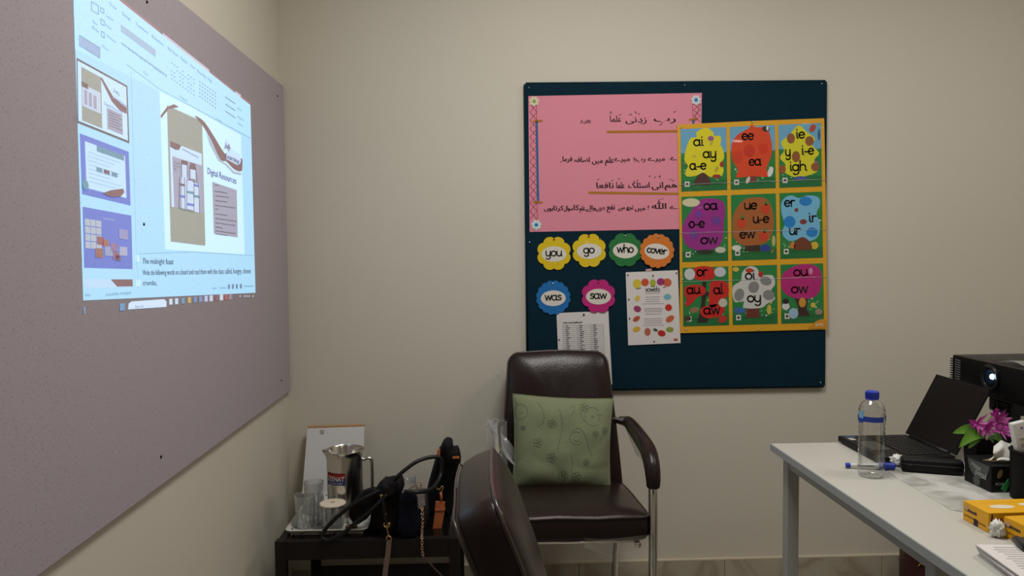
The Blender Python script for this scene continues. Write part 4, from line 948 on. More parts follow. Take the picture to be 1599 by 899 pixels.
# ---- bags
def puff(name, pxs, yc, th, m, parent, clampz=None, n=4, smooth=True, lean=0, nz=.006):
    loop = cat_rom(pxs, n, True); P = [on_y(p, yc) for p in loop]
    cx_ = sum((p.x for p in P))/len(P); zmin = min(p.z for p in P)
    ol = [(p.x, p.z) for p in P]
    def fn(u, v, w_):
        y = yc-w_+(v-zmin)*lean; z = v
        y -= (noise.noise(V((u*16, v*10, w_*9)))+.6*noise.noise(V((u*45, v*14, 3))))*nz*(1 if w_ > 0 else .3); z += noise.noise(V((u*30, w_*30, 1)))*nz*.4
        if clampz is not None: z = max(clampz, z)
        return V((u, y, z))
    h = th/2
    return MB().pad(ol, [(.4, -h), (.8, -h*.96), (.92, -h*.82), (.98, -h*.5), (1, 0), (.98, h*.5), (.92, h*.82), (.8, h*.96), (.6, h), (.4, h*1.02), (.2, h*1.02)], fn).build(name, m, parent, smooth)
BAGB = mat('black_bag_leather', lin(15, 14, 16), .65, spec=.22, bump=.3, bscale=90)
NAVY = mat('navy_fabric', lin(12, 15, 27), .8, spec=.15, bump=.3, bscale=120)
TAN = mat('tan_leather', lin(176, 98, 56), .45, bump=.1, bscale=90)
BRASS = mat('brass', lin(190, 150, 92), .28, metal=.9)
# tall black bag
tb = thing('tall_black_bag', 'tall black bag standing at the right end of the side table', 'bag', on_y((690, 830), 2.79))
puff('body', [(662, 822), (660, 800), (667, 762), (674, 735), (683, 706), (690, 697), (712, 699), (720, 716), (713, 748), (707, 790), (706, 822), (685, 826)], 2.79, .14, BAGB, tb, ZT+.001)
puff('top_flap', [(685, 710), (690, 692), (697, 685), (706, 687), (708, 700), (716, 698), (719, 714), (712, 722), (698, 722), (688, 720)], 2.70, .075, BAGB, tb, nz=.012)
MB().box(on_y((712, 714), 2.652), (.024, .006, .007), rz=.1).build('tan_trim', TAN, tb)
MB().box(on_y((685, 706), 2.66), (.01, .01, .024), bevel=.003).build('tan_trim', TAN, tb)
yt = 2.60
tt = [on_y(p, yt) for p in ((681, 784), (694, 786), (693, 835), (678, 834))]
tgp = [on_y(p, yt) for p in ((680, 783), (695, 784), (694, 800), (689, 828), (679, 829), (670, 829), (676, 824), (679, 800))]
nT = len(tgp); dT = V((0, .008, 0))
tg_ = MB().add(tgp+[p+dT for p in tgp], [tuple(range(nT))[::-1], tuple(range(nT, 2*nT))]+[(i, (i+1) % nT, nT+(i+1) % nT, nT+i) for i in range(nT)]).build('tan_tag', TAN, tb)
MB().span(on_y((679, 797), yt)-V((0, .003, 0)), on_y((695, 794), yt)+V((0, .009, 0))).build('tag_loop', TAN, tg_)
MB().tube([on_y(p, yt+.004) for p in ((688, 784), (689, 775), (688, 768))], .0045, 8).build('tag_stem', TAN, tg_, True)
MB().tube(cat_rom([on_y(p, yt+.004) for p in ((689, 768), (692, 762), (690, 759), (686, 764), (682, 762), (681, 757))], 4), .0022, 6).build('tag_hook', BRASS, tg_, True)
# handbag with long handles
hb = thing('black_handbag', 'soft black handbag with long round handles in the middle of the side table', 'handbag', on_y((606, 838), 2.58))
puff('body', [(583, 834), (580, 800), (584, 770), (594, 752), (612, 745), (624, 750), (627, 775), (628, 806), (628, 834)], 2.61, .105, BAGB, hb, ZT+.001)
puff('gathered_top', [(588, 772), (592, 756), (600, 748), (607, 751), (613, 745), (620, 751), (627, 747), (631, 760), (624, 768), (606, 772)], 2.565, .10, BAGB, hb, nz=.02)
HND = mat('handle_leather', lin(18, 16, 17), .4, spec=.35)
def strap(name, pl, r, m, parent, n=6, flat_=None): return MB().tube(cat_rom([on_y((x, y), Y) for x, y, Y in pl], n), r, 10, flat=flat_).build(name, m, parent, True)
strap('handle', [(612, 752, 2.55), (628, 737, 2.56), (650, 721, 2.58), (670, 714, 2.60), (685, 714, 2.61), (690, 722, 2.61), (688, 742, 2.60), (676, 762, 2.545), (655, 768, 2.485), (632, 767, 2.482)], .0068, HND, hb)
strap('handle', [(596, 764, 2.53), (572, 776, 2.515), (548, 790, 2.51), (525, 808, 2.508), (508, 826, 2.507), (503, 838, 2.503), (508, 842.5, 2.498)], .0068, HND, hb)
strap('handle', [(604, 772, 2.525), (590, 786, 2.51), (575, 800, 2.505), (555, 816, 2.503), (535, 833, 2.50), (515, 842.5, 2.497), (508, 842.5, 2.498)], .0068, HND, hb)
puff('dark_lump', [(545, 800), (560, 772), (580, 760), (592, 766), (585, 790), (570, 812), (553, 818)], 2.55, .04, BAGB, hb, nz=.016)  # dark flattened lump between the jug and the handbag
MB().tube([on_y(p, 2.515) for p in ((595, 772), (597, 783), (600, 794))], .0042, 8, flat=.6).build('zip_pull', BRASS, hb, True)
MB().lathe([(.004, 0), (.004, .003)], None, 10, Matrix.Translation(on_y((602, 802), 2.508)) @ Matrix.Rotation(math.pi/2, 4, 'X')).build('rivet', BRASS, hb)
strap('strap_end', [(597, 772, 2.518), (599, 790, 2.512), (603, 812, 2.508), (604, 818, 2.507)], .006, HND, hb)
strap('snap_hook', [(600, 816, 2.502), (600, 821, 2.50), (604, 823, 2.497), (608, 821, 2.497), (608, 816, 2.50), (604, 822, 2.496), (606, 832, 2.492), (607, 838, 2.49)], .0021, BRASS, hb, 4)
strap('strap_ring', [(603, 842, 2.488), (605, 837, 2.488), (610, 838, 2.488), (611, 843, 2.488), (609, 846, 2.488)], .0021, BRASS, hb, 4)
st_ = [on_y(p, 2.488) for p in ((607.5, 843), (606, 862), (602.5, 885), (599.5, 912), (599, 960))]
sv = [];
for p in st_: sv += [p+V((-.0085, 0, 0)), p+V((.0085, 0, 0)), p+V((.0085, .003, 0)), p+V((-.0085, .003, 0))]
MB().add(sv, [(4*i+j, 4*i+(j+1) % 4, 4*i+4+(j+1) % 4, 4*i+4+j) for i in range(len(st_)-1) for j in range(4)]).build('hanging_strap', mat('taupe_strap', lin(112, 92, 82), .5), hb)
# navy pouch, grey purse with chain, clear wrapper
nv = thing('navy_pouch', 'dark navy fabric pouch between the handbag and the grey purse', 'pouch', on_y((640, 836), 2.545))
puff('body', [(624, 832), (622, 800), (625, 776), (635, 766), (647, 768), (652, 786), (653, 832)], 2.528, .055, NAVY, nv, ZT+.001)
puff('folded_top', [(624, 782), (633, 767), (645, 767), (652, 780), (640, 788)], 2.512, .03, NAVY, nv)
gp = thing('grey_purse', 'small grey flap purse with a chain strap beside the tall bag', 'purse', on_y((655, 836), 2.63))
puff('body', [(648, 828), (646, 790), (650, 768), (660, 764), (668, 772), (668, 828)], 2.66, .075, mat('charcoal_leather', lin(48, 44, 44), .45, bump=.2, bscale=100), gp, ZT+.001)
gq = [on_y(p, 2.612) for p in ((646, 770), (661, 766), (664, 789), (658, 791), (649, 798))]
gk = [p+V((0, .02, 0)) for p in gq]
MB().add(gq+gk, [(4, 3, 2, 1, 0), (5, 6, 7, 8, 9)]+[(i, (i+1) % 5, 5+(i+1) % 5, 5+i) for i in range(5)]).build('flap', mat('grey_leather', lin(150, 140, 136), .5, bump=.2, bscale=100), gp)
MB().lathe([(.005, 0), (.007, .002), (.005, .004)], None, 14, Matrix.Translation(on_y((659, 793), 2.606)) @ Matrix.Rotation(math.pi/2, 4, 'X')).build('eyelet', BRASS, gp)
def chain(pl, Y, size):
    b = MB(); P = cat_rom([on_y((x, y), yy) for x, y, yy in pl], 24); d = 0; acc = []; last = P[0]; nxt = 0; L = 0
    for i in range(1, len(P)):
        L += (P[i]-P[i-1]).length
        if L >= nxt:
            t = (P[i]-P[i-1]).normalized(); sidev = V((0, 1, 0)) if len(acc) % 2 else t.cross(V((0, 1, 0))).normalized()
            sidev = (sidev-t*sidev.dot(t)).normalized(); acc.append(1)
            lp = [P[i]+t*(size*.95*math.cos(k*math.pi/4))+sidev*(size*.6*math.sin(k*math.pi/4)) for k in range(8)]
            b.tube(lp, size*.2, 5, True); nxt += size*1.25
    return b
PINKG = mat('rose_gold', lin(196, 158, 138), .25, metal=.9)
chain([(659, 793, 2.6), (660, 810, 2.57), (659, 830, 2.515), (659, 842, 2.487), (659, 858, 2.486), (661, 868, 2.486)], 0, .0072).build('chain', PINKG, gp, True)
chain([(640, 763, 2.61), (646, 759, 2.61), (652, 756, 2.61), (656, 752, 2.615), (657, 759, 2.615), (650, 763, 2.612)], 0, .0048).build('chain', PINKG, gp, True)
strap('cord', [(661, 868, 2.486), (668, 876, 2.487), (678, 887, 2.488), (690, 899, 2.489), (700, 915, 2.489)], .0028, mat('brown_cord', lin(70, 52, 42), .6), gp)
cw = thing('clear_wrapper', 'crumpled clear plastic bag behind the handbag on the side table', 'plastic bag', on_y((636, 790), 2.74))
def blobby(c, r, sx, sy, sz, amp, fr, name, m, parent, nu=20, nv=14, seed=0):
    v = []; f = []
    for j in range(nv+1):
        for i in range(nu):
            th, ph = math.pi*j/nv, 2*math.pi*i/nu; d = V((math.sin(th)*math.cos(ph), math.sin(th)*math.sin(ph), math.cos(th)))
            k_ = r*(1+amp*noise.noise(d*fr+V((seed, 0, 0)))); v.append(V(c)+V((d.x*sx*k_, d.y*sy*k_, d.z*sz*k_)))
    for j in range(nv):
        for i in range(nu): f.append((j*nu+i, (j+1)*nu+i, (j+1)*nu+(i+1) % nu, j*nu+(i+1) % nu))
    return obj(name, v, f, m, parent, True)
blobby(on_y((634, 780), 2.80)+V((0, 0, .01)), .06, .8, .8, 1.3, .35, 3, 'film', clear('wrapper_film', (.96, .96, .95), .15, .7, bump=1, bscale=35, haze=.12), cw)
MB().tube([on_y(p, 2.71) for p in ((622, 752), (634, 746), (648, 754))], .002, 5).build('film_fold', clear('wrapper_film'), cw, True)

# ================================================================== WHITE TABLE ON THE RIGHT
ZW = .75
WT = mat('white_table_top', lin(192, 190, 180), .35, spec=.4)
WE = mat('grey_white_edge', lin(168, 172, 172), .45)
ex0 = on_z((1203, 692), ZW).x; ey1 = on_z((1203, 692), ZW).y; ey0, ex1 = 1.2, 2.3
wt = thing('white_table', 'white rectangular table with square metal legs at the right', 'table', ((ex0+ex1)/2, (ey0+ey1)/2, FZ))
MB().span((ex0+.0015, ey0+.0015, ZW-.024), (ex1-.0015, ey1-.0015, ZW), bevel=.0015).build('table_top', WT, wt)
eb = MB()
eb.span((ex0, ey0, ZW-.0225), (ex0+.003, ey1, ZW-.0015)); eb.span((ex0, ey1-.003, ZW-.0225), (ex1, ey1, ZW-.0015)); eb.span((ex0, ey0, ZW-.0225), (ex1, ey0+.003, ZW-.0015)); eb.span((ex1-.003, ey0, ZW-.0225), (ex1, ey1, ZW-.0015))
eb.build('edge_band', WE, wt)
LEGM = mat('grey_white_steel', lin(176, 178, 172), .4)
lx0 = ex0+.025; lys = (ey1-.075, on_x((1447, 885), ex0+.025).y-.03); lxs = (lx0, ex1-.065)
for x in lxs:
    for y in lys:
        lg = MB().span((x, y, FZ+.01), (x+.036, y+.036, ZW-.024), bevel=.002).build('leg', LEGM, wt); MB().span((x+.002, y+.002, FZ), (x+.034, y+.034, FZ+.01)).build('foot_cap', BLACK, lg)
for x in lxs: MB().span((x+.004, lys[1]+.036, ZW-.06), (x+.032, lys[0], ZW-.024)).build('side_rail', LEGM, wt)
for y in lys: MB().span((lxs[0]+.036, y+.004, ZW-.06), (lxs[1], y+.032, ZW-.024)).build('cross_rail', LEGM, wt)
# marbled sheet lying on the table
ms = [on_z(p, ZW) for p in ((1398, 745), (1432, 764), (1484, 796), (1520, 803))]
msx = V((1.62, ms[-1].y-.04, ZW)); ml = ms+[msx, V((1.62, 2.09, ZW)), V((1.16, 2.09, ZW)), V((1.1, 2.06, ZW))]
MARBS = mat('marbled_sheet', lin(186, 184, 176), .3, spec=.5); mn = MARBS.node_tree; mg = mn.nodes.new('ShaderNodeNewGeometry'); mno = mn.nodes.new('ShaderNodeTexNoise'); mno.inputs['Scale'].default_value = 9; mno.inputs['Detail'].default_value = 5; mno.inputs['Distortion'].default_value = 1.2
mn.links.new(mg.outputs['Position'], mno.inputs['Vector']); mr = mn.nodes.new('ShaderNodeValToRGB'); mr.color_ramp.elements[0].position = .36; mr.color_ramp.elements[0].color = lin(160, 158, 150); mr.color_ramp.elements[1].position = .56; mr.color_ramp.elements[1].color = lin(206, 204, 197)
mn.links.new(mno.outputs['Fac'], mr.inputs['Fac']); mn.links.new(mr.outputs['Color'], mn.nodes['Principled BSDF'].inputs['Base Color'])
nm = len(ml); zz_ = V((0, 0, .0012))
tag(MB().add([p+zz_ for p in ml]+[p+V((0, 0, .0002)) for p in ml], [tuple(range(nm)), tuple(range(nm, 2*nm))[::-1]]+[(i, (i+1) % nm, nm+(i+1) % nm, nm+i) for i in range(nm)]).build('table_sheet', MARBS), 'thin grey marbled plastic sheet lying under the things on the white table', 'sheet')
ZS = ZW+.0014
# water bottle
bp_ = on_z((1369, 748), ZW); bc = V((bp_.x, bp_.y+.03, ZW+.0003)); BR = .0335
bot = thing('water_bottle', 'clear plastic water bottle with a blue cap standing on the white table', 'bottle', bc)
PET = clear('clear_pet', (.95, .96, .965), .04, .95)
H = .226
pr = [(.001, .006), (.018, .004), (.026, 0), (BR-.002, .004), (BR, .014)]
for k in range(9):
    z = .03+k*.0125; pr += [(BR, z), (BR-.0022, z+.0055)]
pr += [(BR, .146), (BR-.0008, .15), (BR-.0008, .172), (BR, .176), (BR-.003, .186), (BR-.009, .196), (BR-.017, .203), (.0135, .207), (.0135, .212)]
MB().lathe(pr, bc, 40, cap=False).build('body', PET, bot, True, 60)
cap = MB().lathe([(.001, .206), (.0165, .206), (.0168, .2085), (.0162, .2095), (.0168, .2105), (.0165, .226), (.014, .228), (.001, .228)], bc, 32).build('cap', mat('blue_plastic', lin(34, 58, 168), .35), bot, True, 40)
rg = MB()
for j in range(24):
    a = 2*math.pi*j/24; rg.tube([bc+V((math.cos(a)*.0166, math.sin(a)*.0166, z)) for z in (.211, .224)], .0007, 4)
rg.build('cap_ridges', MATS['blue_plastic'], cap)
wm = clear('water', (.90, .92, .93), .02, .35)
def bl(name, a0, a1, z0, z1, m, o=.0006):
    n = 14; P = [bc+V((math.cos(math.radians(a0+(a1-a0)*i/n))*(BR+o), math.sin(math.radians(a0+(a1-a0)*i/n))*(BR+o), z)) for z in (z0, z1) for i in range(n+1)]
    return obj(name, P, [(i, i+1, n+2+i, n+1+i) for i in range(n)], m, bot, True)
lb = bl('label_band', 150, 300, .150, .164, ink(42, 62, 150)); bl('label_light_patch', 178, 206, .156, .176, ink(120, 176, 214), .0009); bl('label_dark_patch', 178, 206, .146, .158, ink(44, 68, 160), .001); bl('label_band', 330, 350, .150, .164, ink(42, 62, 150))
# marker
mk0, mk1 = V((.998, 2.056, ZW+.0085)), V((1.118, 2.026, ZW+.0118))
mk = thing('marker', 'white marker pen with a blue cap lying behind the water bottle', 'marker', (mk0+mk1)/2-V((0, 0, .009)))
dm = (mk1-mk0)
MB().tube([mk0+dm*.06, mk0+dm*.62, mk0+dm*.66], [.0055, .0065, .0085], 14).build('barrel', mat('white_plastic', lin(208, 208, 206), .35), mk, True, 40)
MB().tube([mk0-dm*.02, mk0+dm*.075], .0068, 14).build('end_plug', MATS['blue_plastic'], mk, True, 40)
MB().tube([mk0+dm*.66, mk0+dm*.98, mk1], [.0098, .0092, .007], 16).build('cap', MATS['blue_plastic'], mk, True, 40)
MB().tube([mk0+dm*.2+V((0, -.0056, .001)), mk0+dm*.55+V((0, -.0062, .001))], .0012, 6).build('printed_line', ink(40, 44, 70), mk)
# laptop
lz = ZW+.004
lap = thing('laptop', 'open black laptop turned to the left on the white table', 'laptop', (1.2, 2.25, ZW))
LB = mat('black_laptop', lin(19, 18, 19), .5, spec=.25); LX0, LX1, LY0, LY1 = 1.105, 1.322, 2.082, 2.405
LY1 = min(LY1, ey1-.001)
MB().span((LX0, LY0, lz), (LX1, LY1, lz+.017), bevel=.003).build('base', LB, lap)
for (x, y) in ((LX0+.02, LY0+.02), (LX1-.02, LY0+.02), (LX0+.02, LY1-.02), (LX1-.02, LY1-.02)): MB().lathe([(.007, .0003), (.006, .0045)], (x, y, ZW), 10).build('rubber_foot', BLACK, lap)
kt = lz+.0173; KEY = mat('laptop_key', lin(30, 29, 29), .5, spec=.3); kb = MB()
for r in range(6):
    for c in range(15):
        x = LX1-.035-r*.0175; y = LY1-.018-c*.0176
        if y-.0075 > LY0+.01: kb.box((x, y, kt+.0008), (.0145, .0148, .002), bevel=.0006)
kbo = kb.build('keyboard_keys', KEY, lap); kbo['kind'] = 'stuff'
MB().span((LX0+.018, (LY0+LY1)/2-.05, kt-.0002), (LX0+.075, (LY0+LY1)/2+.05, kt+.0003)).build('touchpad', mat('touchpad', lin(40, 39, 40), .3), lap)
MB().span((LX0+.012, LY1-.03, kt-.0002), (LX0+.045, LY1-.012, kt+.0003)).build('sticker', ink(60, 80, 110), lap); MB().span((LX0+.012, LY1-.06, kt-.0002), (LX0+.03, LY1-.036, kt+.0003)).build('sticker', ink(176, 170, 160), lap)
sdir = V((.098, 0, .188)).normalized(); sn = V((-sdir.z, 0, sdir.x)); s0 = V((LX1-.004, 0, kt)); SLEN = .212
def scr(d0, d1, y0, y1, n0, n1):
    b = MB(); P = []
    for nn in (n0, n1):
        for (d_, y_) in ((d0, y0), (d0, y1), (d1, y1), (d1, y0)): q_ = s0+sdir*d_+sn*nn; P.append(V((q_.x, y_, q_.z)))
    return b.add(P, [(0, 1, 2, 3), (7, 6, 5, 4), (0, 4, 5, 1), (1, 5, 6, 2), (2, 6, 7, 3), (3, 7, 4, 0)])
scr(.004, SLEN, LY0, LY1, -.007, .0).build('screen_lid', LB, lap)
scr(.014, SLEN-.01, LY0+.008, LY1-.008, 0, .0006).build('screen', mat('dark_screen', lin(14, 15, 17), .3, spec=.25), lap)
MB().tube([s0+V((.001, LY0+.03, .0)), s0+V((.001, LY1-.03, 0))], .006, 10).build('hinge', BLACK, lap, True)
# black case in front of the laptop
bk = thing('black_case', 'narrow black zip case lying along the near edge of the laptop', 'case', (1.204, 2.0, ZS))
dirc = V((.14, -.053, 0)); rz_ = math.atan2(dirc.y, dirc.x)
MB().box((1.204, 2.0, ZS+.019), (.15, .042, .036), rz=rz_, bevel=.008).build('body', mat('black_case', lin(13, 12, 14), .5, spec=.25, bump=.1, bscale=80), bk, True)
MB().tube([V((1.204, 2.0, ZS+.022))+Matrix.Rotation(rz_, 3, 'Z') @ V((x, y, 0)) for x, y in rrect(-.0755, -.0215, .0755, .0215, .008)], .0013, 5, True).build('zip', BLACK, bk)
MB().box(V((1.204, 2.0, ZS+.022))+Matrix.Rotation(rz_, 3, 'Z') @ V((-.055, -.0235, -.002)), (.01, .003, .004), rz=rz_).build('zip_pull', DK, bk)
# crumpled tissues
TIS = mat('tissue', lin(222, 220, 214), .85, spec=.1)
def tissue(c, r, label, sx=1, sy=1, sz=.8, seed=0):
    t = thing('crumpled_tissue', label, 'tissue', c)
    blobby(V(c)+V((0, 0, r*sz*1.12)), r, sx, sy, sz, .55, 4.2, 'tissue_ball', TIS, t, 26, 18, seed)
    blobby(V(c)+V((r*.6, -r*.2, r*sz*.6)), r*.5, 1.1, .8, .7, .6, 4.5, 'tissue_corner', TIS, t, 16, 10, seed+3)
tq = on_z((1397, 725), ZS); tissue((tq.x, min(tq.y, 2.062), ZS), .0165, 'small crumpled white tissue beside the laptop and the blue marker cap', 1.1, .9, .9, 2)
# projector on a stand
SX, SY = 1.54, on_x((1578, 640), 1.54).y
pj = thing('projector', 'black projector with a glowing lens on a stand at the right edge', 'projector', (1.52, 2.1, .95))
PX0, PX1, PY0, PY1, PZ0, PZ1 = 1.45, 1.70, 1.92, 2.31, .937, 1.025
PB = mat('projector_black', lin(11, 11, 13), .4, spec=.25)
MB().span((PX0, PY0, PZ0), (PX1, PY1, PZ1), bevel=.006).build('housing', PB, pj, True, 40)
for k in range(10):
    z = PZ0+.008+k*.0072; MB().span((PX0-.003, PY1-.004, z), (PX0+.05, PY1+.006, z+.0032)).build('vent_fin', PB, pj)
for k in range(10):
    z = PZ0+.008+k*.0072; MB().span((PX0-.0016, PY1-.042, z), (PX0+.003, PY1-.016, z+.0032)).build('vent_slot', mat('vent_grey', lin(96, 98, 100), .4), pj)
lc = on_x((1551, 588), PX0-.001); RX = Matrix.Rotation(-math.pi/2, 4, 'Y')
MB().lathe([(.037, -.01), (.037, .004), (.034, .007), (.028, .005), (.026, .001), (.001, .001)], None, 36, Matrix.Translation(lc+V((0, .012, -.004))) @ RX).build('lens_barrel', mat('lens_ring', lin(14, 16, 20), .3), pj, True, 40)
lens_c = lc+V((0, .008, -.002))
MB().lathe([(.001, .0075), (.0065, .0065), (.0075, .003), (.0075, .001)], None, 24, Matrix.Translation(lc+V((0, .0, 0))) @ RX).build('lens', mat('lens_glow', (.8, .9, 1, 1), .1, emit=((.55, .82, 1, 1), 9)), pj, True)
MB().lathe([(.012, .0015), (.026, .0022), (.026, .001)], None, 28, Matrix.Translation(lc+V((0, .012, -.004))) @ RX).build('lens_glass', mat('lens_blue', lin(22, 38, 54), .25), pj, True)
MB().span((PX0+.03, PY0+.02, PZ0-.012), (PX1-.02, SY+.03, PZ0-.0005), bevel=.003).build('underside_foot', PB, pj)
def pl_(u, v): return V((PX0+.03+.19*u, PY0+.02+.2*v, PZ1+.002+.006*abs(math.sin(u*6+v*3))+.004*math.sin(v*11)))
pw = thing('film_scrap', 'wrinkled strip of clear film lying on top of the projector', 'film', (PX0+.1, PY0+.1, PZ1))
MB().add(*sheet_grid(pl_, 14, 10)).build('sheet', clear('wrapper_film'), pw, True)
MB().tube([pl_(0, v_/8)+V((0, 0, .001)) for v_ in range(9)], .0015, 5).build('rolled_edge', clear('wrapper_film'), pw, True)
ps = thing('projector_stand', 'black stand holding the projector above the white table', 'stand', (1.54, 2.12, ZS))
MB().span((SX-.05, SY-.16, PZ0-.024), (PX1-.03, SY+.035, PZ0-.0125), bevel=.003).build('platform', BLACK, ps)
MB().box((SX, SY, (PZ0-.02+ZS+.012)/2), (.036, .04, PZ0-.02-ZS-.01), bevel=.004).build('post', BLACK, ps)
MB().box((SX, SY, PZ0-.045), (.07, .1, .045), bevel=.01).build('tilt_head', BLACK, ps)
MB().box((SX+.04, SY, ZS+.006), (.2, .15, .012), bevel=.004).build('base_plate', BLACK, ps)
MB().tube(cat_rom([on_x(p, 1.50) for p in ((1553, 622), (1554, 640), (1556, 660), (1562, 672))], 5), .0022, 6).build('cable', BLACK, ps, True)
MB().tube([(SX-.016, SY, PZ0-.05), (SX-.05, SY+.01, PZ0-.055)], .004, 8).build('clamp_screw', BLACK, ps)
# flower pot
fc = V((on_y((1531, 700), 1.965).x, 1.965, ZS))
fp = thing('flower_pot', 'black square pot with magenta artificial flowers and green leaves', 'potted plant', fc)
o = [(-.03, -.03), (.03, -.03), (.03, .03), (-.03, .03)]
pt_ = MB(); k1, k2 = 1.0, .82
vv = [fc+V((x*k2, y*k2, 0)) for x, y in o]+[fc+V((x, y, .103)) for x, y in o]+[fc+V((x*.88, y*.88, .103)) for x, y in o]+[fc+V((x*.85, y*.85, .092)) for x, y in o]
pt_.add(vv, [(3, 2, 1, 0)]+[(i, (i+1) % 4, 4+(i+1) % 4, 4+i) for i in range(4)]+[(4+i, 4+(i+1) % 4, 8+(i+1) % 4, 8+i) for i in range(4)]+[(8+i, 8+(i+1) % 4, 12+(i+1) % 4, 12+i) for i in range(4)]+[(12, 13, 14, 15)]).build('pot', mat('black_pot', lin(9, 9, 10), .6, spec=.2), fp)
MAG = mat('magenta_petal', lin(184, 62, 158), .55, var=.25, vscale=60, spec=.3); LEAF = mat('green_leaf', lin(92, 138, 44), .5, var=.3, vscale=25); WHT = mat('flower_bud', lin(206, 176, 190), .5)
def leaf(name, base, tip, wd, sag, m, parent, upv=(0, 0, 1), n=8):
    base, tip = V(base), V(tip); d = tip-base; sd = d.cross(V(upv)).normalized(); un = sd.cross(d).normalized(); v = []
    for i in range(n+1):
        t = i/n; c_ = base+d*t+V((0, 0, sag*math.sin(math.pi*t))); ww = wd*math.sin(math.pi*min(1, .06+t*.94))**.7*(1-.25*t)
        v += [c_-sd*ww+un*ww*.25, c_, c_+sd*ww+un*ww*.25]
    f = []
    for i in range(n): f += [(3*i, 3*i+1, 3*i+4, 3*i+3), (3*i+1, 3*i+2, 3*i+5, 3*i+4)]
    return obj(name, v, f, m, parent, True)
top = fc+V((0, 0, .095))
DULL = mat('green_leaf_dull', lin(70, 112, 50), .55, var=.2, vscale=25)
CF = (0, -1, .35)
leaf('leaf', on_y((1538, 678), 1.95), on_y((1487, 676), 1.94), .0155, .012, LEAF, fp, CF)
leaf('leaf', on_y((1536, 680), 1.945), on_y((1497, 699), 1.925), .017, .018, LEAF, fp, CF)
leaf('leaf', on_y((1532, 682), 1.945), on_y((1512, 700), 1.925), .011, .008, LEAF, fp, CF)
leaf('leaf', on_y((1540, 680), 1.945), on_y((1568, 694), 1.93), .013, .012, DULL, fp, CF)
leaf('leaf', on_y((1538, 682), 1.945), on_y((1552, 692), 1.93), .010, .01, DULL, fp, CF)
def bloom(px, y, r, n, seed):
    c = on_y(px, y); R_ = random.Random(seed)
    MB().tube([top+V((R_.uniform(-.01, .01), 0, -.004)), (top+c)/2+V((0, .004, .006)), c], .0016, 6).build('stem', LEAF, fp, True)
    fl = MB().lathe([(.001, -.004), (.004, 0), (.005, .003), (.001, .006)], c, 10).build('flower_centre', MAG, fp, True)
    for k in range(n):
        a_ = R_.uniform(0, 6.283); d = V((math.cos(a_), -R_.uniform(.1, .8), math.sin(a_)*.85)).normalized()
        leaf('petal', c, c+d*r*R_.uniform(.7, 1.2), r*.13, .001, MAG if R_.random() < .7 else MAG2, fl, (0, -1, .3) if abs(d.y) < .8 else (1, 0, 0), 4)
MAG2 = mat('pale_magenta_petal', lin(214, 120, 190), .55, spec=.3)
bloom((1525, 661), 1.95, .032, 26, 1); bloom((1539, 669), 1.935, .028, 26, 4); bloom((1556, 657), 1.96, .036, 34, 2); bloom((1561, 671), 1.94, .026, 22, 3); bloom((1551, 646), 1.965, .018, 12, 5)
for q_ in ((1543, 679), (1547, 674), (1541, 683)): blobby(on_y(q_, 1.93), .0045, .8, .8, 1.6, .1, 2, 'bud', WHT, fp, 8, 6)
# tissue box
tz0, tz1 = ZS, ZS+.066
tbx = thing('tissue_box', 'black rose petal tissue box with a white tissue pulled out', 'tissue box', (1.33, 1.874, ZS))
TX0, TX1, TY0, TY1 = 1.247, 1.455, 1.821, 1.926
MB().span((TX0, TY0, tz0), (TX1, TY1, tz1), bevel=.0025).build('box', mat('black_card', lin(14, 16, 16), .5, spec=.25), tbx)
MB().add([V((TX0+.012+.185*i/20, (TY0+TY1)/2+s*(.028*math.sin(math.pi*i/20)), tz1+.0004)) for s in (1, -1) for i in range(21)], [(i, i+1, 22+i, 21+i) for i in range(20)]).build('gold_opening', mat('gold_print', lin(140, 118, 76), .4), tbx)
sf = lambda p, off: V((TX0-.0004-off, TY1-p[0], tz0+p[1]))                     # left end, p in metres
flat('medallion', [[(.056+.042*math.cos(math.radians(a)), .064+.042*math.sin(math.radians(a))) for a in range(180, 361, 10)]], sf, 0, mat('medallion_grey', lin(74, 78, 76), .5), tbx)
def mtext(name, body, p0, p1, h, surf, off, m, parent):
    vs, fs = glyphs(body); x0 = min(q.x for q in vs); x1 = max(q.x for q in vs); p0, p1 = V(p0), V(p1); d = (p1-p0)/(x1-x0); u = V((-d.y, d.x)).normalized()*h
    return obj(name, [surf(p0+d*(q.x-x0)+u*q.y, off) for q in vs], fs, m, parent)
SILV = mat('silver_print', lin(176, 178, 176), .4)
mtext('brand_lettering', 'rose', (.030, .047), (.064, .041), .022, sf, .0005, SILV, tbx); mtext('brand_lettering', 'petal', (.046, .032), (.086, .026), .020, sf, .0005, SILV, tbx)
flat('arch_mark', [ell(.05, .0135, .014, .012, 16)], sf, .0002, mat('medallion_grey', lin(74, 78, 76), .5), tbx)
ff = lambda p, off: V((TX0+p[0], TY0-.0004-off, tz0+p[1]))
flat('gold_petal', [ell(.022, .046, .006, .012, 14, -.4)], ff, 0, mat('gold_print', lin(140, 118, 76), .4), tbx)
mtext('small_lettering', 'POP', (.012, .017), (.032, .017), .011, ff, 0, SILV, tbx)
t0, t1, t2 = on_y((1540, 714), 1.875), on_y((1580, 719), 1.865), on_y((1571, 690), 1.875)
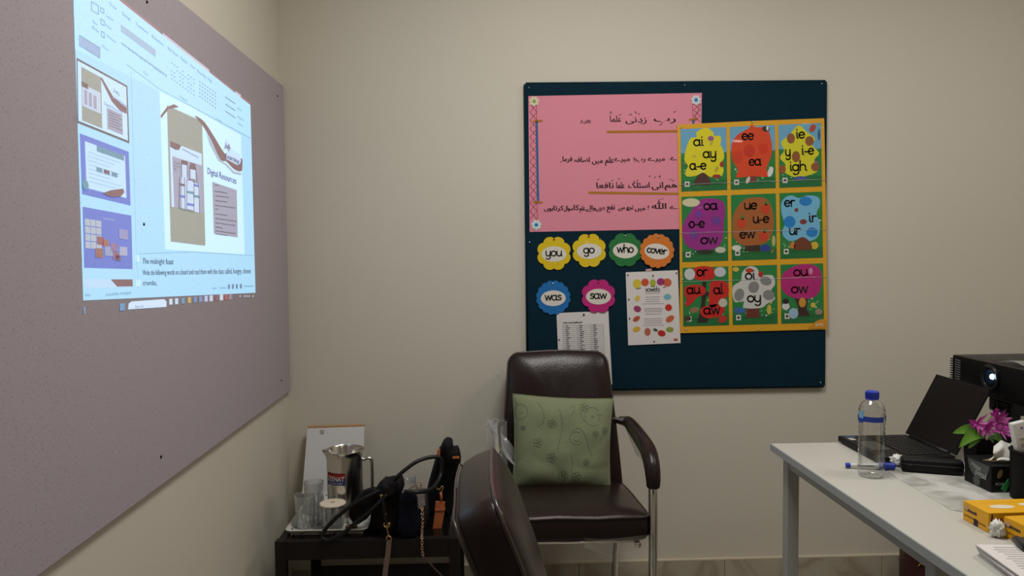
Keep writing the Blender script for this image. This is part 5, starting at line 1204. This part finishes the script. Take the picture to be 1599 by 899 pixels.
def ts(u, v):
    """tissue standing in the slot, leaning to the right as a folded cone"""
    a = (u-.5)*2; c_ = V((t0.x+(t1.x-t0.x)*u, 1.875+.014*math.sin(u*6.3), tz1-.004)); tip = V((t2.x+.03*a*(.4+.6*v), 1.87+.012*math.cos(u*7), t2.z+.008*math.sin(u*5)-.012*a*a))
    q_ = c_+(tip-c_)*v; return q_+V((.004*math.sin(v*7+u*9), -.016*math.sin(v*3.1)+.004*math.sin(u*17+v*3), .004*math.sin(u*11)*v))
MB().add(*sheet_grid(ts, 20, 12)).build('pulled_tissue', TIS, tbx, True)
def ts2(u, v):
    a = (u-.5)*2; c_ = V((t0.x-.004+(t1.x-t0.x+.01)*u, 1.855-.006*math.sin(u*3.14), tz1+.0008)); return c_+V((.012*v*(1-u)+.03*v*u, -.012*math.sin(v*2.4), .026*v*(.35+.65*u)+.003*math.sin(u*13)*v))
MB().add(*sheet_grid(ts2, 18, 8)).build('pulled_tissue', TIS, tbx, True)
# pen cup with remote and pens
pc = V((1.309, 1.771, ZS)); CR = .043
pcup = thing('pen_cup', 'dark brown pen cup in front of the tissue box', 'pen cup', pc)
MB().lathe([(.001, 0), (CR-.004, 0), (CR-.002, .004), (CR, .115), (CR+.001, .12), (CR-.003, .12), (CR-.005, .006), (.001, .005)], pc, 36).build('body', mat('dark_cup', lin(17, 14, 14), .6, spec=.2, bump=.1, bscale=60), pcup, True, 40)
MB().tube([pc+V((math.cos(a*.2617)*(CR+.001), math.sin(a*.2617)*(CR+.001), .117)) for a in range(24)], .0025, 6, True).build('rim', MATS['dark_cup'], pcup, True)
rm = thing('white_remote', 'white remote control standing in the pen cup', 'remote', pc+V((-.012, .004, .006)))
ax = V((-.012, .005, .17)); 
def frame(d, up_=(0, -1, 0)):
    z = V(d).normalized(); y_ = (V(up_)-z*V(up_).dot(z)).normalized(); x_ = y_.cross(z); return Matrix((x_, y_, z)).transposed().to_4x4()
rb_ = pc+V((.008, .004, .012)); re = on_y((1588, 658), 1.775)
Mr = Matrix.Translation((rb_+re)/2) @ frame(re-rb_)
MB().box(None, (.036, .018, (re-rb_).length), bevel=.005, M=Mr).build('body', mat('white_remote', lin(206, 206, 206), .35), rm, True, 40)
MB().box(None, (.006, .002, .005), bevel=.0005, M=Mr @ Matrix.Translation((-.002, .0095, (re-rb_).length/2-.014))).build('indicator', ink(120, 124, 150), rm)
for k in range(3): MB().box(None, (.012, .002, .007), bevel=.0005, M=Mr @ Matrix.Translation((.002, .0095, (re-rb_).length/2-.04-k*.014))).build('button', ink(170, 172, 176), rm)
def pen(a, b, r, col, label, tipcol):
    t = thing('pen', label, 'pen', a, 'pens in the cup'); a, b = V(a), V(b); m_ = mat('pen_%d_%d_%d' % col, lin(*col), .35); d = b-a
    MB().tube([a+d*.06, a+d*.93], r, 10).build('barrel', m_, t, True, 40); MB().tube([a+d*.93, b], [r*1.05, r*.9], 10).build('end_cap', mat('pen_%d_%d_%d' % tipcol, lin(*tipcol), .4), t, True, 40); MB().tube([a, a+d*.06], [r*.3, r], 8).build('tip', BLACK, t)
pen(pc+V((.01, -.012, .008)), pc+V((.016, -.026, .15)), .005, (206, 160, 40), 'yellow pen leaning in the pen cup beside the remote', (206, 160, 40))
pen(pc+V((-.006, -.014, .008)), pc+V((-.014, -.028, .138)), .0045, (200, 150, 50), 'short amber pencil at the front of the pen cup', (180, 120, 40))
pen(pc+V((-.018, .016, .008)), pc+V((-.03, .012, .145)), .005, (30, 30, 32), 'black pen leaning left out of the pen cup', (220, 220, 220))
gsl = [on_y(p, 1.816) for p in ((1563, 768), (1575, 752), (1576, 760), (1570, 774))]
gz = min(p.z for p in gsl); gsl = [p+V((0, 0, ZS+.0004-gz)) for p in gsl]; gb = [p+V((.0, .0015, 0)) for p in gsl]
tag(MB().add(gsl+gb, [(3, 2, 1, 0), (4, 5, 6, 7)]+[(i, (i+1) % 4, 4+(i+1) % 4, 4+i) for i in range(4)]).build('green_tab', ink(60, 150, 84)), 'small green paper tab standing against the pen cup', 'tab')
# yellow boxes
YEL = mat('yellow_card', lin(222, 164, 22), .4, spec=.4)
def ybox(c, size, rz, label):
    t = thing('yellow_box', label, 'box', c, 'yellow cartons on the white table'); M_ = Matrix.Translation(V(c)+V((0, 0, size[2]/2))) @ Matrix.Rotation(rz, 4, 'Z'); hx_, hy_, hz_ = [s/2 for s in size]
    MB().box(None, size, bevel=.0012, M=M_).build('carton', YEL, t)
    L_ = lambda p, off: M_ @ V((-hx_-.0004-off, -p[0], p[1])); F_ = lambda p, off: M_ @ V((p[0], -hy_-.0004-off, p[1])); T_ = lambda p, off: M_ @ V((p[0], p[1], hz_+.0004+off))
    K, Rd, Br, Wh = ink(48, 40, 60), ink(150, 46, 34), ink(110, 74, 24), ink(214, 204, 180)
    R_ = random.Random(int(c[1]*1000))
    def dash(surf, x0, x1, y, h, m, nm):
        ps_ = []; x = x0
        while x < x1: q = min(x1, x+R_.uniform(.003, .007)); ps_.append([(x, y), (q, y), (q, y+h*R_.uniform(.7, 1.2)), (x, y+h)]); x = q+.0012
        return flat(nm, ps_, surf, 0, m, t)
    dash(L_, -hy_+.006, hy_*.1, .002, .006, K, 'print_line'); dash(L_, -hy_+.004, hy_*.3, -.010, .003, Br, 'print_line'); dash(L_, hy_*.3, hy_*.8, -.012, .003, Br, 'print_line')
    flat('dark_panel', [[(-.006, -hz_+.001), (.009, -hz_+.001), (.009, -hz_+.015), (-.004, -hz_+.016)]], L_, 0, K, t)
    flat('emblem', [ell(-hy_+.012, .009, .006, .006, 12)], L_, .0002, ink(196, 160, 130), t)
    flat('slit_window', [[(-hx_+.003, -hz_+.002), (-hx_+.009, -hz_+.002), (-hx_+.010, hz_-.004), (-hx_+.006, hz_-.003)]], F_, 0, ink(96, 60, 60), t)
    flat('emblem', [ell(-hx_+.026, .002, .006, .008, 12)], F_, 0, Rd, t); dash(F_, -hx_+.038, -hx_+.09, -.004, .009, K, 'print_line'); dash(F_, -hx_+.024, -hx_+.1, -.014, .003, Br, 'print_line'); flat('emblem', [ell(-hx_+.068, .004, .004, .006, 10)], F_, .0003, Rd, t)
    flat('pale_patch', [ell(-hx_+.055, -.006, .028, .012, 20)], T_, 0, Wh, t); flat('pale_patch', [ell(-hx_+.12, .004, .02, .010, 20)], T_, 0, Wh, t); flat('top_flap_line', [[(-hx_+.03, .02), (hx_-.03, .02), (hx_-.03, .0206), (-hx_+.03, .0206)]], T_, 0, ink(180, 128, 20), t)
    return t
ybox((1.167, 1.608, ZW+.0003), (.20, .084, .043), math.radians(1), 'yellow printed carton, the one farther back on the white table')
ybox((1.190, 1.510, ZW+.0003), (.20, .084, .043), math.radians(4), 'yellow printed carton, the one nearer the paper stack')
tissue(tuple(on_z((1557, 838), ZW+.0003)), .016, 'crumpled white tissue between the two yellow cartons', .9, .8, 1.0, 6)
# paper stack and phone
skc = V((1.063, 1.36, ZW)); stk = thing('paper_stack', 'stack of white printed papers at the near corner of the white table', 'papers', skc)
r6 = random.Random(9); zc = ZW+.0003
for k in range(9):
    hgt = .0026; M_ = Matrix.Translation(V((1.063+r6.uniform(-.004, .004), 1.36+r6.uniform(-.004, .004), zc+hgt/2))) @ Matrix.Rotation(math.radians(-6.6+r6.uniform(-2, 2)), 4, 'Z')
    MB().box(None, (.21, .16, hgt-.0004), M=M_).build('sheet_bundle', PAPER if k % 3 else mat('greyer_paper', lin(196, 196, 196), .8), stk); zc += hgt
Ms = M_
pt = lambda p, off: Ms @ V((p[0], p[1], .0014+off))
ll = []
for k in range(12): ll += [[V((-.085+r6.uniform(0, .01), .065-k*.011)), V((-.085+r6.uniform(.09, .16), .065-k*.011))]]
strokes('printed_lines', ll, .0012, pt, .0002, ink(120, 118, 122), stk)
phz = zc+.0002
ph = thing('black_phone', 'black phone lying on the stack of papers', 'phone', (1.070, 1.422, phz))
MB().box((1.070, 1.422, phz+.0065), (.075, .05, .011), rz=math.radians(-14), bevel=.003).build('body', mat('phone_black', lin(28, 26, 36), .3), ph, True, 40)
MB().box((1.070, 1.422, phz+.0123), (.065, .042, .0006), rz=math.radians(-14)).build('glass_back', mat('phone_glass', lin(20, 20, 26), .08, coat=.5), ph)
# maroon bag on the floor behind the table
mb_c = on_y((1452, 899), 2.97); mbag = thing('maroon_bag', 'dark maroon bag with a gold clasp on the floor behind the white table', 'bag', (mb_c.x, 2.97, FZ))
mx0 = on_y((1424, 880), 2.93).x; mzt = on_y((1435, 857), 2.93).z
MAR = mat('maroon_leather', lin(58, 26, 24), .35, bump=.15, bscale=60)
MB().pad(densify(rrect(mx0, FZ+.002, mx0+.26, mzt, .03), .03), [(.5, -.05), (.95, -.045), (1, -.03), (1.01, 0), (1, .03), (.95, .045), (.5, .052)], lambda u, v, w_: V((u, 2.99-w_, max(FZ+.001, v)))).build('body', MAR, mbag, True)
MB().tube(cat_rom([(mx0+.06, 2.99, mzt-.005), (mx0+.08, 2.99, mzt+.07), (mx0+.13, 2.99, mzt+.09), (mx0+.18, 2.99, mzt+.07), (mx0+.2, 2.99, mzt-.005)], 5), .006, 8).build('handle', MAR, mbag, True)
gc = on_y((1438, 879), 2.936)
MB().tube(cat_rom([gc+V((x, 0, z)) for x, z in ((-.012, -.012), (0, .0), (.010, .016), (.004, .020), (-.004, .006), (.008, -.006), (.014, .004))], 4), .0022, 6).build('gold_clasp', BRASS, mbag, True)
